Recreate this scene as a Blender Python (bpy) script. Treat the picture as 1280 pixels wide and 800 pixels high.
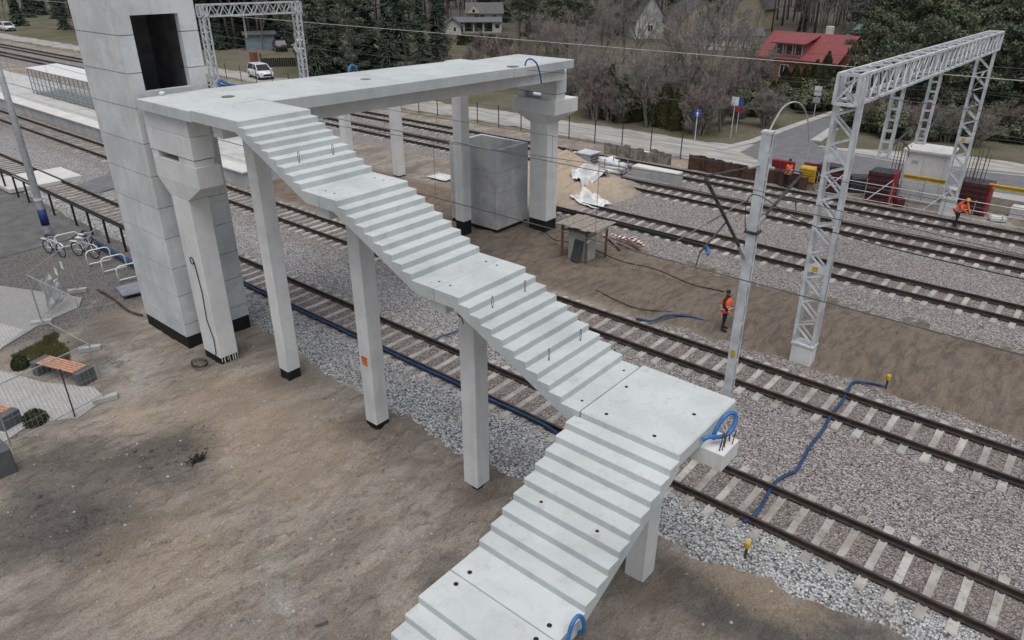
import bpy, bmesh, math, random
from mathutils import Vector, Matrix, noise
rnd = random.Random(7)
R = math.radians
for o in list(bpy.data.objects): bpy.data.objects.remove(o)
scene = bpy.context.scene
COL = scene.collection

# ------------------------------------------------------------------ camera
CAM_H, PITCH, YAW, FPX = 12.6, R(26.4), R(40.1), 905.0
cd = bpy.data.cameras.new('camera'); cam = bpy.data.objects.new('camera', cd); COL.objects.link(cam)
cam.location = (0, 0, CAM_H); cam.rotation_euler = (R(90) - PITCH, 0, YAW)
cd.sensor_width = 36; cd.lens = FPX / 1280 * 36; cd.clip_start = .1; cd.clip_end = 2000
scene.camera = cam
# ------------------------------------------------------------------ sky, sun, exposure (overcast spring day)
SUN_EL, SUN_AZ = R(71), R(136)     # azimuth measured from +Y clockwise
w = bpy.data.worlds.new('World'); scene.world = w; w.use_nodes = True
nt = w.node_tree; nt.nodes.clear()
sky = nt.nodes.new('ShaderNodeTexSky'); sky.sky_type = 'NISHITA'; sky.sun_disc = False
sky.sun_elevation = SUN_EL; sky.sun_rotation = SUN_AZ; sky.air_density = 1.0; sky.dust_density = 4.0; sky.ozone_density = 1.0
hs = nt.nodes.new('ShaderNodeHueSaturation'); hs.inputs['Saturation'].default_value = .52
bg = nt.nodes.new('ShaderNodeBackground'); bg.inputs['Strength'].default_value = .098
wo = nt.nodes.new('ShaderNodeOutputWorld')
nt.links.new(sky.outputs[0], hs.inputs['Color']); nt.links.new(hs.outputs[0], bg.inputs['Color']); nt.links.new(bg.outputs[0], wo.inputs['Surface'])
sl = bpy.data.lights.new('sun', 'SUN'); sl.energy = 1.4; sl.angle = R(55); sl.color = (1, .97, .93)
so = bpy.data.objects.new('sun', sl); COL.objects.link(so)
sd = Vector((math.sin(SUN_AZ) * math.cos(SUN_EL), math.cos(SUN_AZ) * math.cos(SUN_EL), math.sin(SUN_EL)))
so.rotation_euler = sd.to_track_quat('Z', 'Y').to_euler(); so.location = (0, 0, 60)
scene.view_settings.view_transform = 'Standard'; scene.view_settings.look = 'None'
scene.view_settings.gamma = 1; scene.view_settings.exposure = 0.24; scene.view_settings.use_curve_mapping = False

# ------------------------------------------------------------------ pixel -> world point (photograph is 1280 x 800)
_m = cam.rotation_euler.to_matrix()
def ray(px, py): return _m @ Vector((px - 640, 400 - py, -FPX))
def G(px, py, z=0.0):
    d = ray(px, py); t = (z - CAM_H) / d.z; return Vector((d.x * t, d.y * t, z))
def GX(px, py, x):
    d = ray(px, py); t = x / d.x; return Vector((x, d.y * t, CAM_H + d.z * t))
def GY(px, py, y):
    d = ray(px, py); t = y / d.y; return Vector((d.x * t, y, CAM_H + d.z * t))

# ------------------------------------------------------------------ materials
class NT:
    def __init__(s, name):
        s.m = bpy.data.materials.new(name); s.m.use_nodes = True; s.t = s.m.node_tree; s.t.nodes.clear()
        s.out = s.n('ShaderNodeOutputMaterial'); s.b = s.n('ShaderNodeBsdfPrincipled'); s.l(s.b.outputs[0], s.out.inputs[0])
        s.geo = None
    def n(s, t): return s.t.nodes.new(t)
    def l(s, a, b): s.t.links.new(a, b)
    def pos(s, obj=False):
        if obj:
            return s.n('ShaderNodeTexCoord').outputs['Object']
        if not s.geo: s.geo = s.n('ShaderNodeNewGeometry')
        return s.geo.outputs['Position']
    def map(s, vec, scale=(1, 1, 1), rot=(0, 0, 0)):
        n = s.n('ShaderNodeMapping'); s.l(vec, n.inputs[0]); n.inputs['Scale'].default_value = scale; n.inputs['Rotation'].default_value = rot; return n.outputs[0]
    def noise(s, vec, scale, detail=4, rough=.55, dist=0.0):
        n = s.n('ShaderNodeTexNoise'); s.l(vec, n.inputs['Vector']); n.inputs['Scale'].default_value = scale
        n.inputs['Detail'].default_value = detail; n.inputs['Roughness'].default_value = rough; n.inputs['Distortion'].default_value = dist
        return n.outputs['Fac']
    def vor(s, vec, scale, feature='F1', rand=1.0):
        n = s.n('ShaderNodeTexVoronoi'); n.feature = feature; s.l(vec, n.inputs['Vector']); n.inputs['Scale'].default_value = scale
        n.inputs['Randomness'].default_value = rand; return n
    def ramp(s, fac, pts):
        n = s.n('ShaderNodeValToRGB'); s.l(fac, n.inputs[0]); e = n.color_ramp.elements
        while len(e) < len(pts): e.new(.5)
        for i, (p, c) in enumerate(pts):
            e[i].position = p; e[i].color = (c if hasattr(c, '__len__') else (c, c, c)) [:3] + (1,) if hasattr(c, '__len__') else (c, c, c, 1)
        return n.outputs[0]
    def mix(s, fac, a, b, mode='MIX'):
        n = s.n('ShaderNodeMix'); n.data_type = 'RGBA'; n.blend_type = mode
        for v, k in ((fac, 0), (a, 6), (b, 7)):
            if hasattr(v, 'type') or hasattr(v, 'is_linked'): s.l(v, n.inputs[k])
            elif k == 0: n.inputs[0].default_value = v
            else: n.inputs[k].default_value = tuple(v) + (1,)
        return n.outputs[2]
    def math(s, op, a, b=None, c=None):
        n = s.n('ShaderNodeMath'); n.operation = op
        for i, v in enumerate((a, b, c)):
            if v is None: continue
            if hasattr(v, 'is_linked'): s.l(v, n.inputs[i])
            else: n.inputs[i].default_value = v
        return n.outputs[0]
    def rng(s, v, a, b, c=0.0, d=1.0, smooth=True):
        n = s.n('ShaderNodeMapRange'); s.l(v, n.inputs[0]); n.interpolation_type = 'SMOOTHSTEP' if smooth else 'LINEAR'
        for i, q in enumerate((a, b, c, d)): n.inputs[1 + i].default_value = q
        return n.outputs[0]
    def sep(s, v):
        n = s.n('ShaderNodeSeparateXYZ'); s.l(v, n.inputs[0]); return n.outputs
    def bump(s, h, strength=.3, dist=.02, prev=None):
        n = s.n('ShaderNodeBump'); n.inputs['Strength'].default_value = strength; n.inputs['Distance'].default_value = dist
        s.l(h, n.inputs['Height'])
        if prev: s.l(prev, n.inputs['Normal'])
        return n.outputs[0]
    def done(s, col, rough=.85, normal=None, metal=0.0, spec=.3):
        if hasattr(col, 'is_linked'): s.l(col, s.b.inputs['Base Color'])
        else: s.b.inputs['Base Color'].default_value = tuple(col) + (1,)
        if hasattr(rough, 'is_linked'): s.l(rough, s.b.inputs['Roughness'])
        else: s.b.inputs['Roughness'].default_value = rough
        s.b.inputs['Metallic'].default_value = metal; s.b.inputs['Specular IOR Level'].default_value = spec
        if normal: s.l(normal, s.b.inputs['Normal'])
        return s.m
MAT = {}
def sc(c, k): return tuple(min(1, x * k) for x in c)
def simple(name, col, rough=.7, var=.18, scale=3.0, bump=.0, bscale=30, metal=0.0, spec=.35, obj=False):
    t = NT(name); p = t.pos(obj)
    c = t.mix(t.rng(t.noise(p, scale, 5), .3, .7), sc(col, 1 - var), sc(col, 1 + var))
    nb = t.bump(t.noise(p, bscale, 3), bump, .02) if bump else None
    MAT[name] = t.done(c, rough, nb, metal, spec); return MAT[name]
def concrete(name, col, mott=.12, stain=.15, pits=.5, streak=.0, grime=(.12, .11, .1), spec=.2):
    t = NT(name); p = t.pos()
    a = t.noise(p, .9, 6, .6, .4); b = t.noise(p, 4.5, 5, .6); oi = t.n('ShaderNodeObjectInfo')
    c = t.mix(t.rng(a, .3, .7), sc(col, 1 - mott), sc(col, 1 + mott * .7))
    c = t.mix(t.math('MULTIPLY', t.rng(b, .52, .75), stain), c, sc(grime, 2.2))
    if streak:
        s_ = t.noise(t.map(p, (2.2, 2.2, .22)), 1.6, 4, .6); c = t.mix(t.math('MULTIPLY', t.rng(s_, .52, .72), streak), c, sc(col, .62))
    dm = t.noise(p, .33, 5, .62, .8); c = t.mix(t.math('MULTIPLY', t.rng(dm, .5, .66), stain * 1.6), c, sc(col, .68))
    wl = t.noise(p, 1.9, 7, .7, 1.2); c = t.mix(t.math('MULTIPLY', t.rng(wl, .54, .60), stain * .8), c, sc(col, .74))
    c = t.mix(1.0, c, t.ramp(oi.outputs['Random'], [(0, .93), (1, 1.0)]), 'MULTIPLY')
    up = t.rng(t.sep(t.geo.outputs['Normal'])[2], .6, .9); mud = t.rng(t.noise(p, 3.1, 7, .72, .6), .57, .70)
    c = t.mix(t.math('MULTIPLY', t.math('MULTIPLY', up, mud), stain * 1.7), c, (.27, .24, .205))
    f = t.noise(p, 55, 2); c = t.mix(.12, c, t.ramp(f, [(.3, .25), (.7, .95)]), 'OVERLAY')
    v = t.vor(p, 9); pit = t.rng(v.outputs['Distance'], .03, .07, 1.0, 0.0)
    keep = t.rng(t.noise(p, 2.3, 2), .50, .58); pit = t.math('MULTIPLY', pit, keep)
    c = t.mix(t.math('MULTIPLY', pit, pits), c, grime)
    n1 = t.bump(t.noise(p, 14, 4), .12, .02); n2 = t.bump(f, .12, .006, n1)
    MAT[name] = t.done(c, .82, n2, 0, spec); return MAT[name]
concrete('precast', (.515, .552, .555), mott=.09, stain=.20, pits=.7)
concrete('tower_concrete', (.60, .625, .63), mott=.13, stain=.24, pits=.3, streak=.35)
concrete('pier_concrete', (.68, .695, .69), mott=.10, stain=.14, pits=.3, streak=.28)
concrete('shaft_concrete', (.50, .51, .505), mott=.22, stain=.25, pits=.2, streak=.3)
concrete('kerb_concrete', (.40, .40, .39), mott=.15, stain=.2)
concrete('slab_white', (.62, .62, .60), mott=.08, stain=.15)
concrete('dark_concrete', (.10, .107, .115), mott=.2, stain=.2)
simple('bitumen', (.012, .012, .012), .75, .3, 4, .3, 20)
simple('grout', (.16, .16, .155), .9)
simple('galv', (.53, .56, .58), .5, .20, 2.2, metal=.0, spec=.5)
simple('galv_grey', (.30, .315, .33), .45, .15, 5, spec=.5)
simple('steel_dark', (.05, .052, .056), .5, .3, 6)
simple('black_paint', (.018, .018, .02), .45, .2, 6)
simple('rail_side', (.045, .033, .028), .75, .35, 5, .25, 40)
simple('rail_top', (.10, .085, .075), .45, .3, 4, metal=.3)
simple('rust', (.075, .040, .030), .85, .4, 4, .3, 25)
simple('blue_hose', (.014, .052, .135), .55, .25, 4, spec=.5)
simple('blue_bright', (.03, .15, .40), .5, .2, 5, spec=.5)
simple('blue_band', (.012, .035, .15), .55, .15, 4)
simple('yellow', (.50, .33, .035), .5, .15, 5)
simple('orange', (.72, .11, .028), .65, .12, 9)
simple('red_paint', (.30, .022, .025), .55, .25, 4)
simple('dark_red', (.10, .020, .022), .6, .3, 4)
simple('white_paint', (.72, .73, .73), .4, .06, 4, spec=.5)
simple('off_white', (.58, .58, .56), .6, .12, 4)
simple('green_plastic', (.02, .22, .09), .5)
simple('wood', (.15, .105, .075), .8, .25, 9, .25, 30)
simple('bench_wood', (.46, .25, .16), .6, .18, 9)
simple('ply', (.27, .245, .21), .8, .25, 6)
simple('cabinet_grey', (.40, .41, .39), .5, .1, 4)
simple('rebar', (.09, .06, .05), .7, .3, 20)
simple('cable_black', (.015, .015, .017), .5)
simple('wire', (.085, .085, .085), .5)
simple('wire_pale', (.42, .42, .40), .5)
simple('cloth_dark', (.022, .022, .026), .9, .25, 12)
simple('skin', (.45, .27, .19), .6)
simple('tyre', (.015, .015, .015), .8)
simple('glass_dark', (.015, .018, .02), .08, .1, 2, spec=.8)
simple('car_white', (.72, .73, .74), .2, .02, 2, spec=.6)
simple('car_dark', (.03, .035, .05), .2, .1, 2, spec=.6)
simple('lamp_glass', (.6, .6, .6), .15, .1, 3, spec=.7)
simple('asphalt', (.155, .158, .166), .9, .14, 1.5, .25, 60)
simple('asphalt_dark', (.125, .124, .122), .9, .2, 1.5, .25, 60)
simple('sign_blue', (.03, .08, .30), .4)
simple('paper', (.70, .70, .68), .7)
simple('film', (.62, .63, .63), .35, .1, 5, spec=.5)
simple('brick', (.22, .10, .075), .85, .25, 6, .2, 20)
simple('roof_red', (.22, .058, .060), .5, .12, 2)
simple('roof_grey', (.10, .10, .103), .7, .2, 2)
simple('roof_blue', (.125, .14, .155), .6, .12, 2)
simple('wall_cream', (.46, .41, .30), .85, .08, 2)
simple('wall_white', (.52, .52, .49), .85, .08, 2)
simple('wall_yellow', (.40, .35, .24), .85, .08, 2)
simple('wall_mint', (.36, .52, .44), .85, .06, 2)
simple('shed_blue', (.20, .26, .30), .7, .1, 2)
simple('bark', (.15, .13, .115), .9, .3, 3, .3, 15)
simple('bark_pale', (.17, .155, .14), .9, .3, 3, .3, 15)
simple('twig', (.24, .22, .20), .9, .3, 2)
simple('twig_red', (.235, .20, .178), .9, .3, 2)
def foliage(name, col, var=.5):
    t = NT(name); p = t.pos()
    oi = t.n('ShaderNodeObjectInfo')
    c = t.mix(t.rng(t.noise(p, 1.1, 3), .3, .7), sc(col, 1 - var), sc(col, 1 + var))
    c = t.mix(t.math('MULTIPLY', oi.outputs['Random'], .45), c, sc((col[0] * 1.25, col[1], col[2] * .8), 1.1))
    MAT[name] = t.done(c, .75, None, 0, .2)
    return MAT[name]
foliage('spruce', (.048, .074, .055), .35); foliage('pine', (.088, .115, .080)); foliage('thuja', (.090, .105, .050)); foliage('bush', (.105, .126, .082))
foliage('box_shrub', (.030, .038, .018)); foliage('grass_green', (.115, .122, .055)); foliage('litter', (.10, .085, .068))
foliage('far_pine', (.098, .108, .095))

# ground of the building site: sand with patches of dark soil, pale lime, leaf litter and dull grass farther off
def ground_material():
    t = NT('site_sand'); p = t.pos(); xyz = t.sep(p)
    q = t.map(p, (1.5, .6, 1), (0, 0, R(-30)))
    a = t.noise(q, .55, 7, .62, .6); b = t.noise(q, 2.6, 6, .65, .5); f = t.noise(p, 24, 4, .7)
    c = t.mix(t.rng(a, .32, .68), (.230, .198, .167), (.395, .352, .305))
    c = t.mix(t.math('MULTIPLY', t.rng(b, .48, .66), .62), c, (.165, .137, .113))
    wob = t.math('MULTIPLY', t.math('SUBTRACT', t.noise(p, .9, 6, .65), .5), 3.0)
    wob2 = t.math('MULTIPLY', t.math('SUBTRACT', t.noise(p, 3.2, 5, .65), .5), 1.6)
    brk = t.rng(t.noise(p, 1.7, 6, .7, 1.0), .42, .62)
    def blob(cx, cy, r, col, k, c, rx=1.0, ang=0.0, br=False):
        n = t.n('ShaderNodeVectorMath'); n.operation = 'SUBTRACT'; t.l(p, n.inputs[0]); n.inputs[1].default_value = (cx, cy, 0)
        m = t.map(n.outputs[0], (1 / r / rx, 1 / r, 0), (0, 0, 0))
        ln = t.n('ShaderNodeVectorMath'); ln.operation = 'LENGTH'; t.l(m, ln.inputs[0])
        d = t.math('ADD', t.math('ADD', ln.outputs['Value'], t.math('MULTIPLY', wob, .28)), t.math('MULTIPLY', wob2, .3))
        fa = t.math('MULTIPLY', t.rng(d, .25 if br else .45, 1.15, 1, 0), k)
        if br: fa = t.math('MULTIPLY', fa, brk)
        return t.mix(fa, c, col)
    def pb(px, py, r, col, k, c, rx=1.0, br=False):
        g = G(px, py); return blob(g.x, g.y, r, col, k, c, rx, 0, br)
    dark = (.090, .085, .080); pale = (.42, .41, .39); tan = (.40, .318, .235)
    for (px, py, r, rx, k) in ((95, 600, 2.0, 1.7, .6), (215, 575, 1.3, 1.4, .6), (40, 660, 1.6, 1.2, .62), (130, 665, 1.3, 1.2, .6), (250, 545, .8, 1.2, .6), (120, 420, 1.5, 1, .4), (980, 770, 1.6, 1.5, .8), (880, 745, 1.0, 1.2, .6), (1060, 800, 1.3, 1.6, .7), (560, 720, 1.0, 1, .5), (125, 455, .9, 1.2, .65)):
        c = pb(px, py, r, dark, k, c, rx)
    for (px, py, r, rx, k) in ((160, 452, .75, 1.2, .75), (175, 470, .5, 1.2, .5), (345, 775, .8, 1, .6), (335, 715, .45, 1.2, .5), (500, 675, .45, 1, .4), (130, 430, .5, 1, .5), (1000, 740, .9, 1.5, .3)):
        c = pb(px, py, r * 1.5, pale, k * 1.1, c, rx, True)
    for (px, py, r, rx, k) in ((165, 520, .7, 1.3, .6), (300, 500, 2.2, 1.3, .45), (360, 560, 2.5, 1.2, .4), (130, 375, 1.2, 2, .6), (60, 330, 1.1, 2.2, .55), (950, 730, 1.0, 2, .55), (545, 245, 2.8, 1.5, .75), (880, 200, 2.5, 2, .6), (200, 700, 2.0, 1.3, .3)):
        c = pb(px, py, r, tan, k, c, rx)
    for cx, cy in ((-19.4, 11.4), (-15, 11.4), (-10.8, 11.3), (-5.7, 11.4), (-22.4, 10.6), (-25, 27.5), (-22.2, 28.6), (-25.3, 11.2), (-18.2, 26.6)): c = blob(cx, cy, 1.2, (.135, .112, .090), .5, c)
    for cx, cy, r_ in ((-25.6, 35.6, 4.6), (-28.5, 39.5, 4.0), (-33, 41.5, 3.0)): c = blob(cx, cy, r_, (.52, .43, .33), .85, c)
    # grey crushed stone yard on the left beside the bicycle stands
    yard = t.math('MULTIPLY', t.rng(t.math('ADD', xyz[0], t.math('MULTIPLY', wob, .7)), -29.8, -28.0, 1, 0), t.rng(xyz[1], 16, 17, 1, 0))
    c = t.mix(t.math('MULTIPLY', yard, t.rng(a, .62, .70, .93, .25)), c, t.ramp(t.vor(p, 16).outputs['Distance'], [(.1, (.27, .265, .26)), (.8, (.075, .073, .072))]))
    # brown bank between the second and third track
    bank = t.math('MULTIPLY', t.rng(xyz[1], 22.5, 23.5), t.rng(xyz[1], 30.5, 31.5, 1, 0))
    c = t.mix(t.math('MULTIPLY', bank, .78), c, t.mix(t.rng(b, .35, .65), (.105, .084, .066), (.225, .182, .144)))
    # verge, meadow and wood floor beyond the road
    far = t.rng(t.math('ADD', xyz[1], t.math('MULTIPLY', wob, 1.0)), 46, 48.5)
    mead = t.mix(t.rng(t.noise(p, .16, 6, .6), .42, .6), (.165, .147, .115), (.115, .122, .066))
    mead = t.mix(t.math('MULTIPLY', t.rng(b, .45, .7), .5), mead, (.075, .066, .052))
    c = t.mix(far, c, mead)
    deep = t.rng(xyz[1], 85, 130); c = t.mix(deep, c, (.095, .085, .072))
    g_ = t.noise(q, 10, 6, .72, .8)
    c = t.mix(t.math('MULTIPLY', t.rng(g_, .56, .74), .55), c, (.095, .083, .073))
    c = t.mix(t.math('MULTIPLY', t.rng(g_, .22, .40, 1, 0), .35), c, (.40, .365, .325))
    c = t.mix(.38, c, t.ramp(f, [(.3, .15), (.7, .92)]), 'OVERLAY')
    h = t.math('ADD', t.math('MULTIPLY', b, 1.2), t.math('MULTIPLY', g_, -.45))
    n1 = t.bump(h, .9, .16); n2 = t.bump(f, .7, .03, n1)
    MAT['ground'] = t.done(c, .95, n2, 0, .12)
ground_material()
def ballast_material(name, strip):
    t = NT(name); p = t.pos(); xyz = t.sep(p)
    v = t.vor(p, 19); v2 = t.vor(p, 37)
    rn = t.sep(v.outputs['Color'])[0]; rn2 = t.sep(v2.outputs['Color'])[1]
    c = t.ramp(rn, [(0, (.075, .064, .060)), (.3, (.215, .190, .180)), (.65, (.37, .338, .322)), (1, (.66, .62, .60))])
    c = t.mix(.35, c, t.ramp(rn2, [(0, (.08, .072, .07)), (1, (.62, .59, .57))]))
    if strip:
        c2 = t.ramp(rn, [(0, (.13, .135, .14)), (.3, (.33, .34, .34)), (.7, (.49, .50, .50)), (1, (.70, .71, .71))])
        wob = t.math('MULTIPLY', t.math('SUBTRACT', t.noise(p, 1.3, 5, .6), .5), 1.3)
        k = t.rng(t.math('ADD', xyz[1], wob), 14.35, 14.75, 1, 0); c = t.mix(k, c, c2)
        k2 = t.math('MULTIPLY', t.rng(t.math('ADD', xyz[1], wob), 16.1, 16.4), t.rng(t.math('ADD', xyz[1], wob), 18.6, 19.6, 1, 0))
        k2 = t.math('MULTIPLY', k2, t.rng(xyz[0], -9, -13)); c = t.mix(t.math('MULTIPLY', k2, .55), c, c2)
    c = t.mix(t.rng(v.outputs['Distance'], .45, .95), c, (.045, .040, .038))
    for yc in (15.3, 21.3, 32.55, 38.65, 42.75):
        dy = t.math('ABSOLUTE', t.math('SUBTRACT', xyz[1], yc)); c = t.mix(t.math('MULTIPLY', t.rng(dy, .45, 1.15, 1, 0), .34), c, (.15, .115, .095))
    big = t.noise(p, .5, 5, .6); c = t.mix(t.math('MULTIPLY', t.rng(big, .5, .72), .30), c, (.20, .165, .14))
    h = t.math('SUBTRACT', 1.0, v.outputs['Distance']); n1 = t.bump(h, .9, .06); n2 = t.bump(rn2, .4, .02, n1)
    MAT[name] = t.done(c, .92, n2, 0, .15)
ballast_material('ballast', True); ballast_material('ballast_far', False)
def sleeper_material():
    t = NT('sleeper'); p = t.pos()
    c = t.mix(t.rng(t.noise(p, 1.2, 5), .35, .65), (.34, .32, .295), (.50, .485, .455))
    c = t.mix(t.math('MULTIPLY', t.rng(t.noise(p, 9, 4), .52, .7), .55), c, (.16, .14, .125))
    c = t.mix(1.0, c, t.ramp(t.n('ShaderNodeObjectInfo').outputs['Random'], [(0, .72), (1, 1.0)]), 'MULTIPLY')
    MAT['sleeper'] = t.done(c, .88, t.bump(t.noise(p, 40, 3), .25, .01), 0, .2)
sleeper_material()
def paving_material(name, c1, c2, bw, bh, rot):
    t = NT(name); p = t.map(t.pos(), (1, 1, 1), (0, 0, rot))
    b = t.n('ShaderNodeTexBrick'); t.l(p, b.inputs['Vector']); b.inputs['Scale'].default_value = 1
    b.inputs['Brick Width'].default_value = bw; b.inputs['Row Height'].default_value = bh; b.inputs['Mortar Size'].default_value = .008
    b.inputs['Color1'].default_value = c1 + (1,); b.inputs['Color2'].default_value = c2 + (1,); b.inputs['Mortar'].default_value = (.24, .235, .23, 1)
    c = t.mix(t.math('MULTIPLY', t.rng(t.noise(t.pos(), .8, 6), .45, .75), .5), b.outputs['Color'], (.27, .24, .21))
    MAT[name] = t.done(c, .88, t.bump(b.outputs['Fac'], -.4, .01), 0, .2)
paving_material('paving', (.42, .42, .41), (.36, .36, .355), .22, .11, R(8))
paving_material('paving_grey', (.30, .30, .295), (.26, .26, .258), .22, .11, R(8))
paving_material('platform_pave', (.52, .53, .52), (.47, .48, .47), .5, .5, 0)
def gravel_road():
    t = NT('gravel_road'); p = t.pos()
    q = t.map(p, (.25, 1.6, 1))
    c = t.mix(t.rng(t.noise(q, 1.0, 6, .6), .35, .65), (.27, .262, .245), (.43, .425, .405))
    c = t.mix(t.math('MULTIPLY', t.rng(t.noise(p, .45, 6), .5, .7), .6), c, (.30, .25, .195))
    MAT['gravel_road'] = t.done(c, .95, t.bump(t.noise(p, 12, 4), .5, .03), 0, .1)
gravel_road()

# ------------------------------------------------------------------ mesh helpers
class MB:
    def __init__(s): s.v = []; s.f = []
    def add(s, vs, fs):
        o = len(s.v); s.v += [tuple(v) for v in vs]; s.f += [tuple(i + o for i in f) for f in fs]; return s
    def box(s, x0, x1, y0, y1, z0, z1):
        if x0 > x1: x0, x1 = x1, x0
        if y0 > y1: y0, y1 = y1, y0
        if z0 > z1: z0, z1 = z1, z0
        return s.add([(x0, y0, z0), (x1, y0, z0), (x1, y1, z0), (x0, y1, z0), (x0, y0, z1), (x1, y0, z1), (x1, y1, z1), (x0, y1, z1)],
                     [(0, 3, 2, 1), (4, 5, 6, 7), (0, 1, 5, 4), (1, 2, 6, 5), (2, 3, 7, 6), (3, 0, 4, 7)])
    def cbox(s, x0, x1, y0, y1, z0, z1, c=.02):       # box whose edges are chamfered
        X = (x0, x1); Y = (y0, y1); Z = (z0, z1); vs = []; idx = {}
        for i in (0, 1):
            for j in (0, 1):
                for k in (0, 1):
                    sx, sy, sz = (1 - 2 * i) * c, (1 - 2 * j) * c, (1 - 2 * k) * c
                    idx[i, j, k, 0] = len(vs); vs.append((X[i], Y[j] + sy, Z[k] + sz))
                    idx[i, j, k, 1] = len(vs); vs.append((X[i] + sx, Y[j], Z[k] + sz))
                    idx[i, j, k, 2] = len(vs); vs.append((X[i] + sx, Y[j] + sy, Z[k]))
        fs = []
        cyc = ((0, 0), (1, 0), (1, 1), (0, 1))
        for a in (0, 1):
            q = [idx[a, b, d, 0] for b, d in cyc]; fs.append(q if a else q[::-1])
            q = [idx[b, a, d, 1] for b, d in cyc]; fs.append(q[::-1] if a else q)
            q = [idx[b, d, a, 2] for b, d in cyc]; fs.append(q if a else q[::-1])
        for a in (0, 1):
            for b in (0, 1):
                q = [idx[a, b, 0, 0], idx[a, b, 1, 0], idx[a, b, 1, 1], idx[a, b, 0, 1]]; fs.append(q)
                q = [idx[a, 0, b, 0], idx[a, 1, b, 0], idx[a, 1, b, 2], idx[a, 0, b, 2]]; fs.append(q)
                q = [idx[0, a, b, 1], idx[1, a, b, 1], idx[1, a, b, 2], idx[0, a, b, 2]]; fs.append(q)
        for i in (0, 1):
            for j in (0, 1):
                for k in (0, 1): fs.append([idx[i, j, k, m] for m in range(3)])
        s.fix = True
        return s.add(vs, fs)
    def bar(s, p, q, w, h=None, up=(0, 0, 1)):
        p, q = Vector(p), Vector(q); d = (q - p)
        if d.length < 1e-6: return s
        d.normalize(); h = h or w; u = Vector(up)
        if abs(d.dot(u)) > .98: u = Vector((1, 0, 0))
        a = d.cross(u).normalized() * w / 2; b = a.cross(d).normalized() * h / 2
        vs = [p - a - b, p + a - b, p + a + b, p - a + b, q - a - b, q + a - b, q + a + b, q - a + b]
        return s.add(vs, [(0, 1, 2, 3), (7, 6, 5, 4), (0, 4, 5, 1), (1, 5, 6, 2), (2, 6, 7, 3), (3, 7, 4, 0)])
    def tube(s, pts, r, n=6, cap=True, closed=False):
        pts = [Vector(p) for p in pts]; m = len(pts); rs = r if hasattr(r, '__len__') else [r] * m
        o = len(s.v); up = None
        for i, p in enumerate(pts):
            a = pts[(i - 1) % m] if closed or i else p; b = pts[(i + 1) % m] if closed or i < m - 1 else p
            d = (b - a).normalized() if (b - a).length > 1e-9 else Vector((0, 0, 1))
            if up is None:
                up = d.orthogonal().normalized()
            else:
                up = up - d * up.dot(d); up = up.normalized() if up.length > 1e-6 else d.orthogonal().normalized()
            sd_ = d.cross(up)
            for k in range(n):
                t = 2 * math.pi * k / n; s.v.append(tuple(p + (up * math.cos(t) + sd_ * math.sin(t)) * rs[i]))
        for i in range(m if closed else m - 1):
            j = (i + 1) % m
            for k in range(n):
                k2 = (k + 1) % n; s.f.append((o + i * n + k, o + i * n + k2, o + j * n + k2, o + j * n + k))
        if cap and not closed:
            s.f.append(tuple(o + k for k in range(n))[::-1]); s.f.append(tuple(o + (m - 1) * n + k for k in range(n)))
        return s
    def prism(s, poly, axis, a0, a1):                 # polygon extruded along an axis; poly in the two other axes (cyclic order)
        n = len(poly)
        def P(u, v, a): return (a, u, v) if axis == 'x' else ((u, a, v) if axis == 'y' else (u, v, a))
        vs = [P(u, v, a0) for u, v in poly] + [P(u, v, a1) for u, v in poly]
        fs = [tuple(range(n)), tuple(range(2 * n - 1, n - 1, -1))] + [(i, i + n, (i + 1) % n + n, (i + 1) % n) for i in range(n)]
        s.fix = True
        return s.add(vs, fs)
    def lathe(s, prof, c=(0, 0, 0), n=12):
        o = len(s.v); cx, cy, cz = c
        for r, z in prof:
            for k in range(n):
                t = 2 * math.pi * k / n; s.v.append((cx + r * math.cos(t), cy + r * math.sin(t), cz + z))
        for i in range(len(prof) - 1):
            for k in range(n):
                k2 = (k + 1) % n; s.f.append((o + i * n + k, o + i * n + k2, o + (i + 1) * n + k2, o + (i + 1) * n + k))
        s.f.append(tuple(o + k for k in range(n))[::-1]); s.f.append(tuple(o + (len(prof) - 1) * n + k for k in range(n)))
        return s
    def mesh(s, name, mats, smooth=False, off=(0, 0, 0)):
        me = bpy.data.meshes.new(name)
        ox, oy, oz = off
        me.from_pydata([(x - ox, y - oy, z - oz) for x, y, z in s.v], [], s.f)
        if getattr(s, 'fix', False):
            bm = bmesh.new(); bm.from_mesh(me); bmesh.ops.recalc_face_normals(bm, faces=bm.faces); bm.to_mesh(me); bm.free()
        for m in (mats if isinstance(mats, (list, tuple)) else [mats]): me.materials.append(MAT[m])
        if smooth: me.polygons.foreach_set('use_smooth', [True] * len(me.polygons))
        me.update(); return me
    def build(s, name, mat, parent=None, smooth=False, local=False):
        # vertices are given in world coordinates unless local; a top-level mesh gets its origin at its base
        if parent is not None:
            off = (0, 0, 0)
            if not local:
                q = parent; off = Vector((0, 0, 0))
                while q is not None: off = off + q.location; q = q.parent
        elif local: off = (0, 0, 0)
        else:
            xs = [v[0] for v in s.v]; ys = [v[1] for v in s.v]; zs = [v[2] for v in s.v]
            off = ((min(xs) + max(xs)) / 2, (min(ys) + max(ys)) / 2, min(zs))
        o = bpy.data.objects.new(name, s.mesh(name, mat, smooth, off)); COL.objects.link(o)
        if parent is not None: o.parent = parent
        else: o.location = off
        return o
def tag(o, label, cat, group=None):
    o['label'] = label; o['category'] = cat
    if group: o['group'] = group
    return o
def struct(o): o['kind'] = 'structure'; return o
def stuff(o, label=None, cat=None):
    o['kind'] = 'stuff'
    if label: o['label'] = label; o['category'] = cat
    return o
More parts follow.
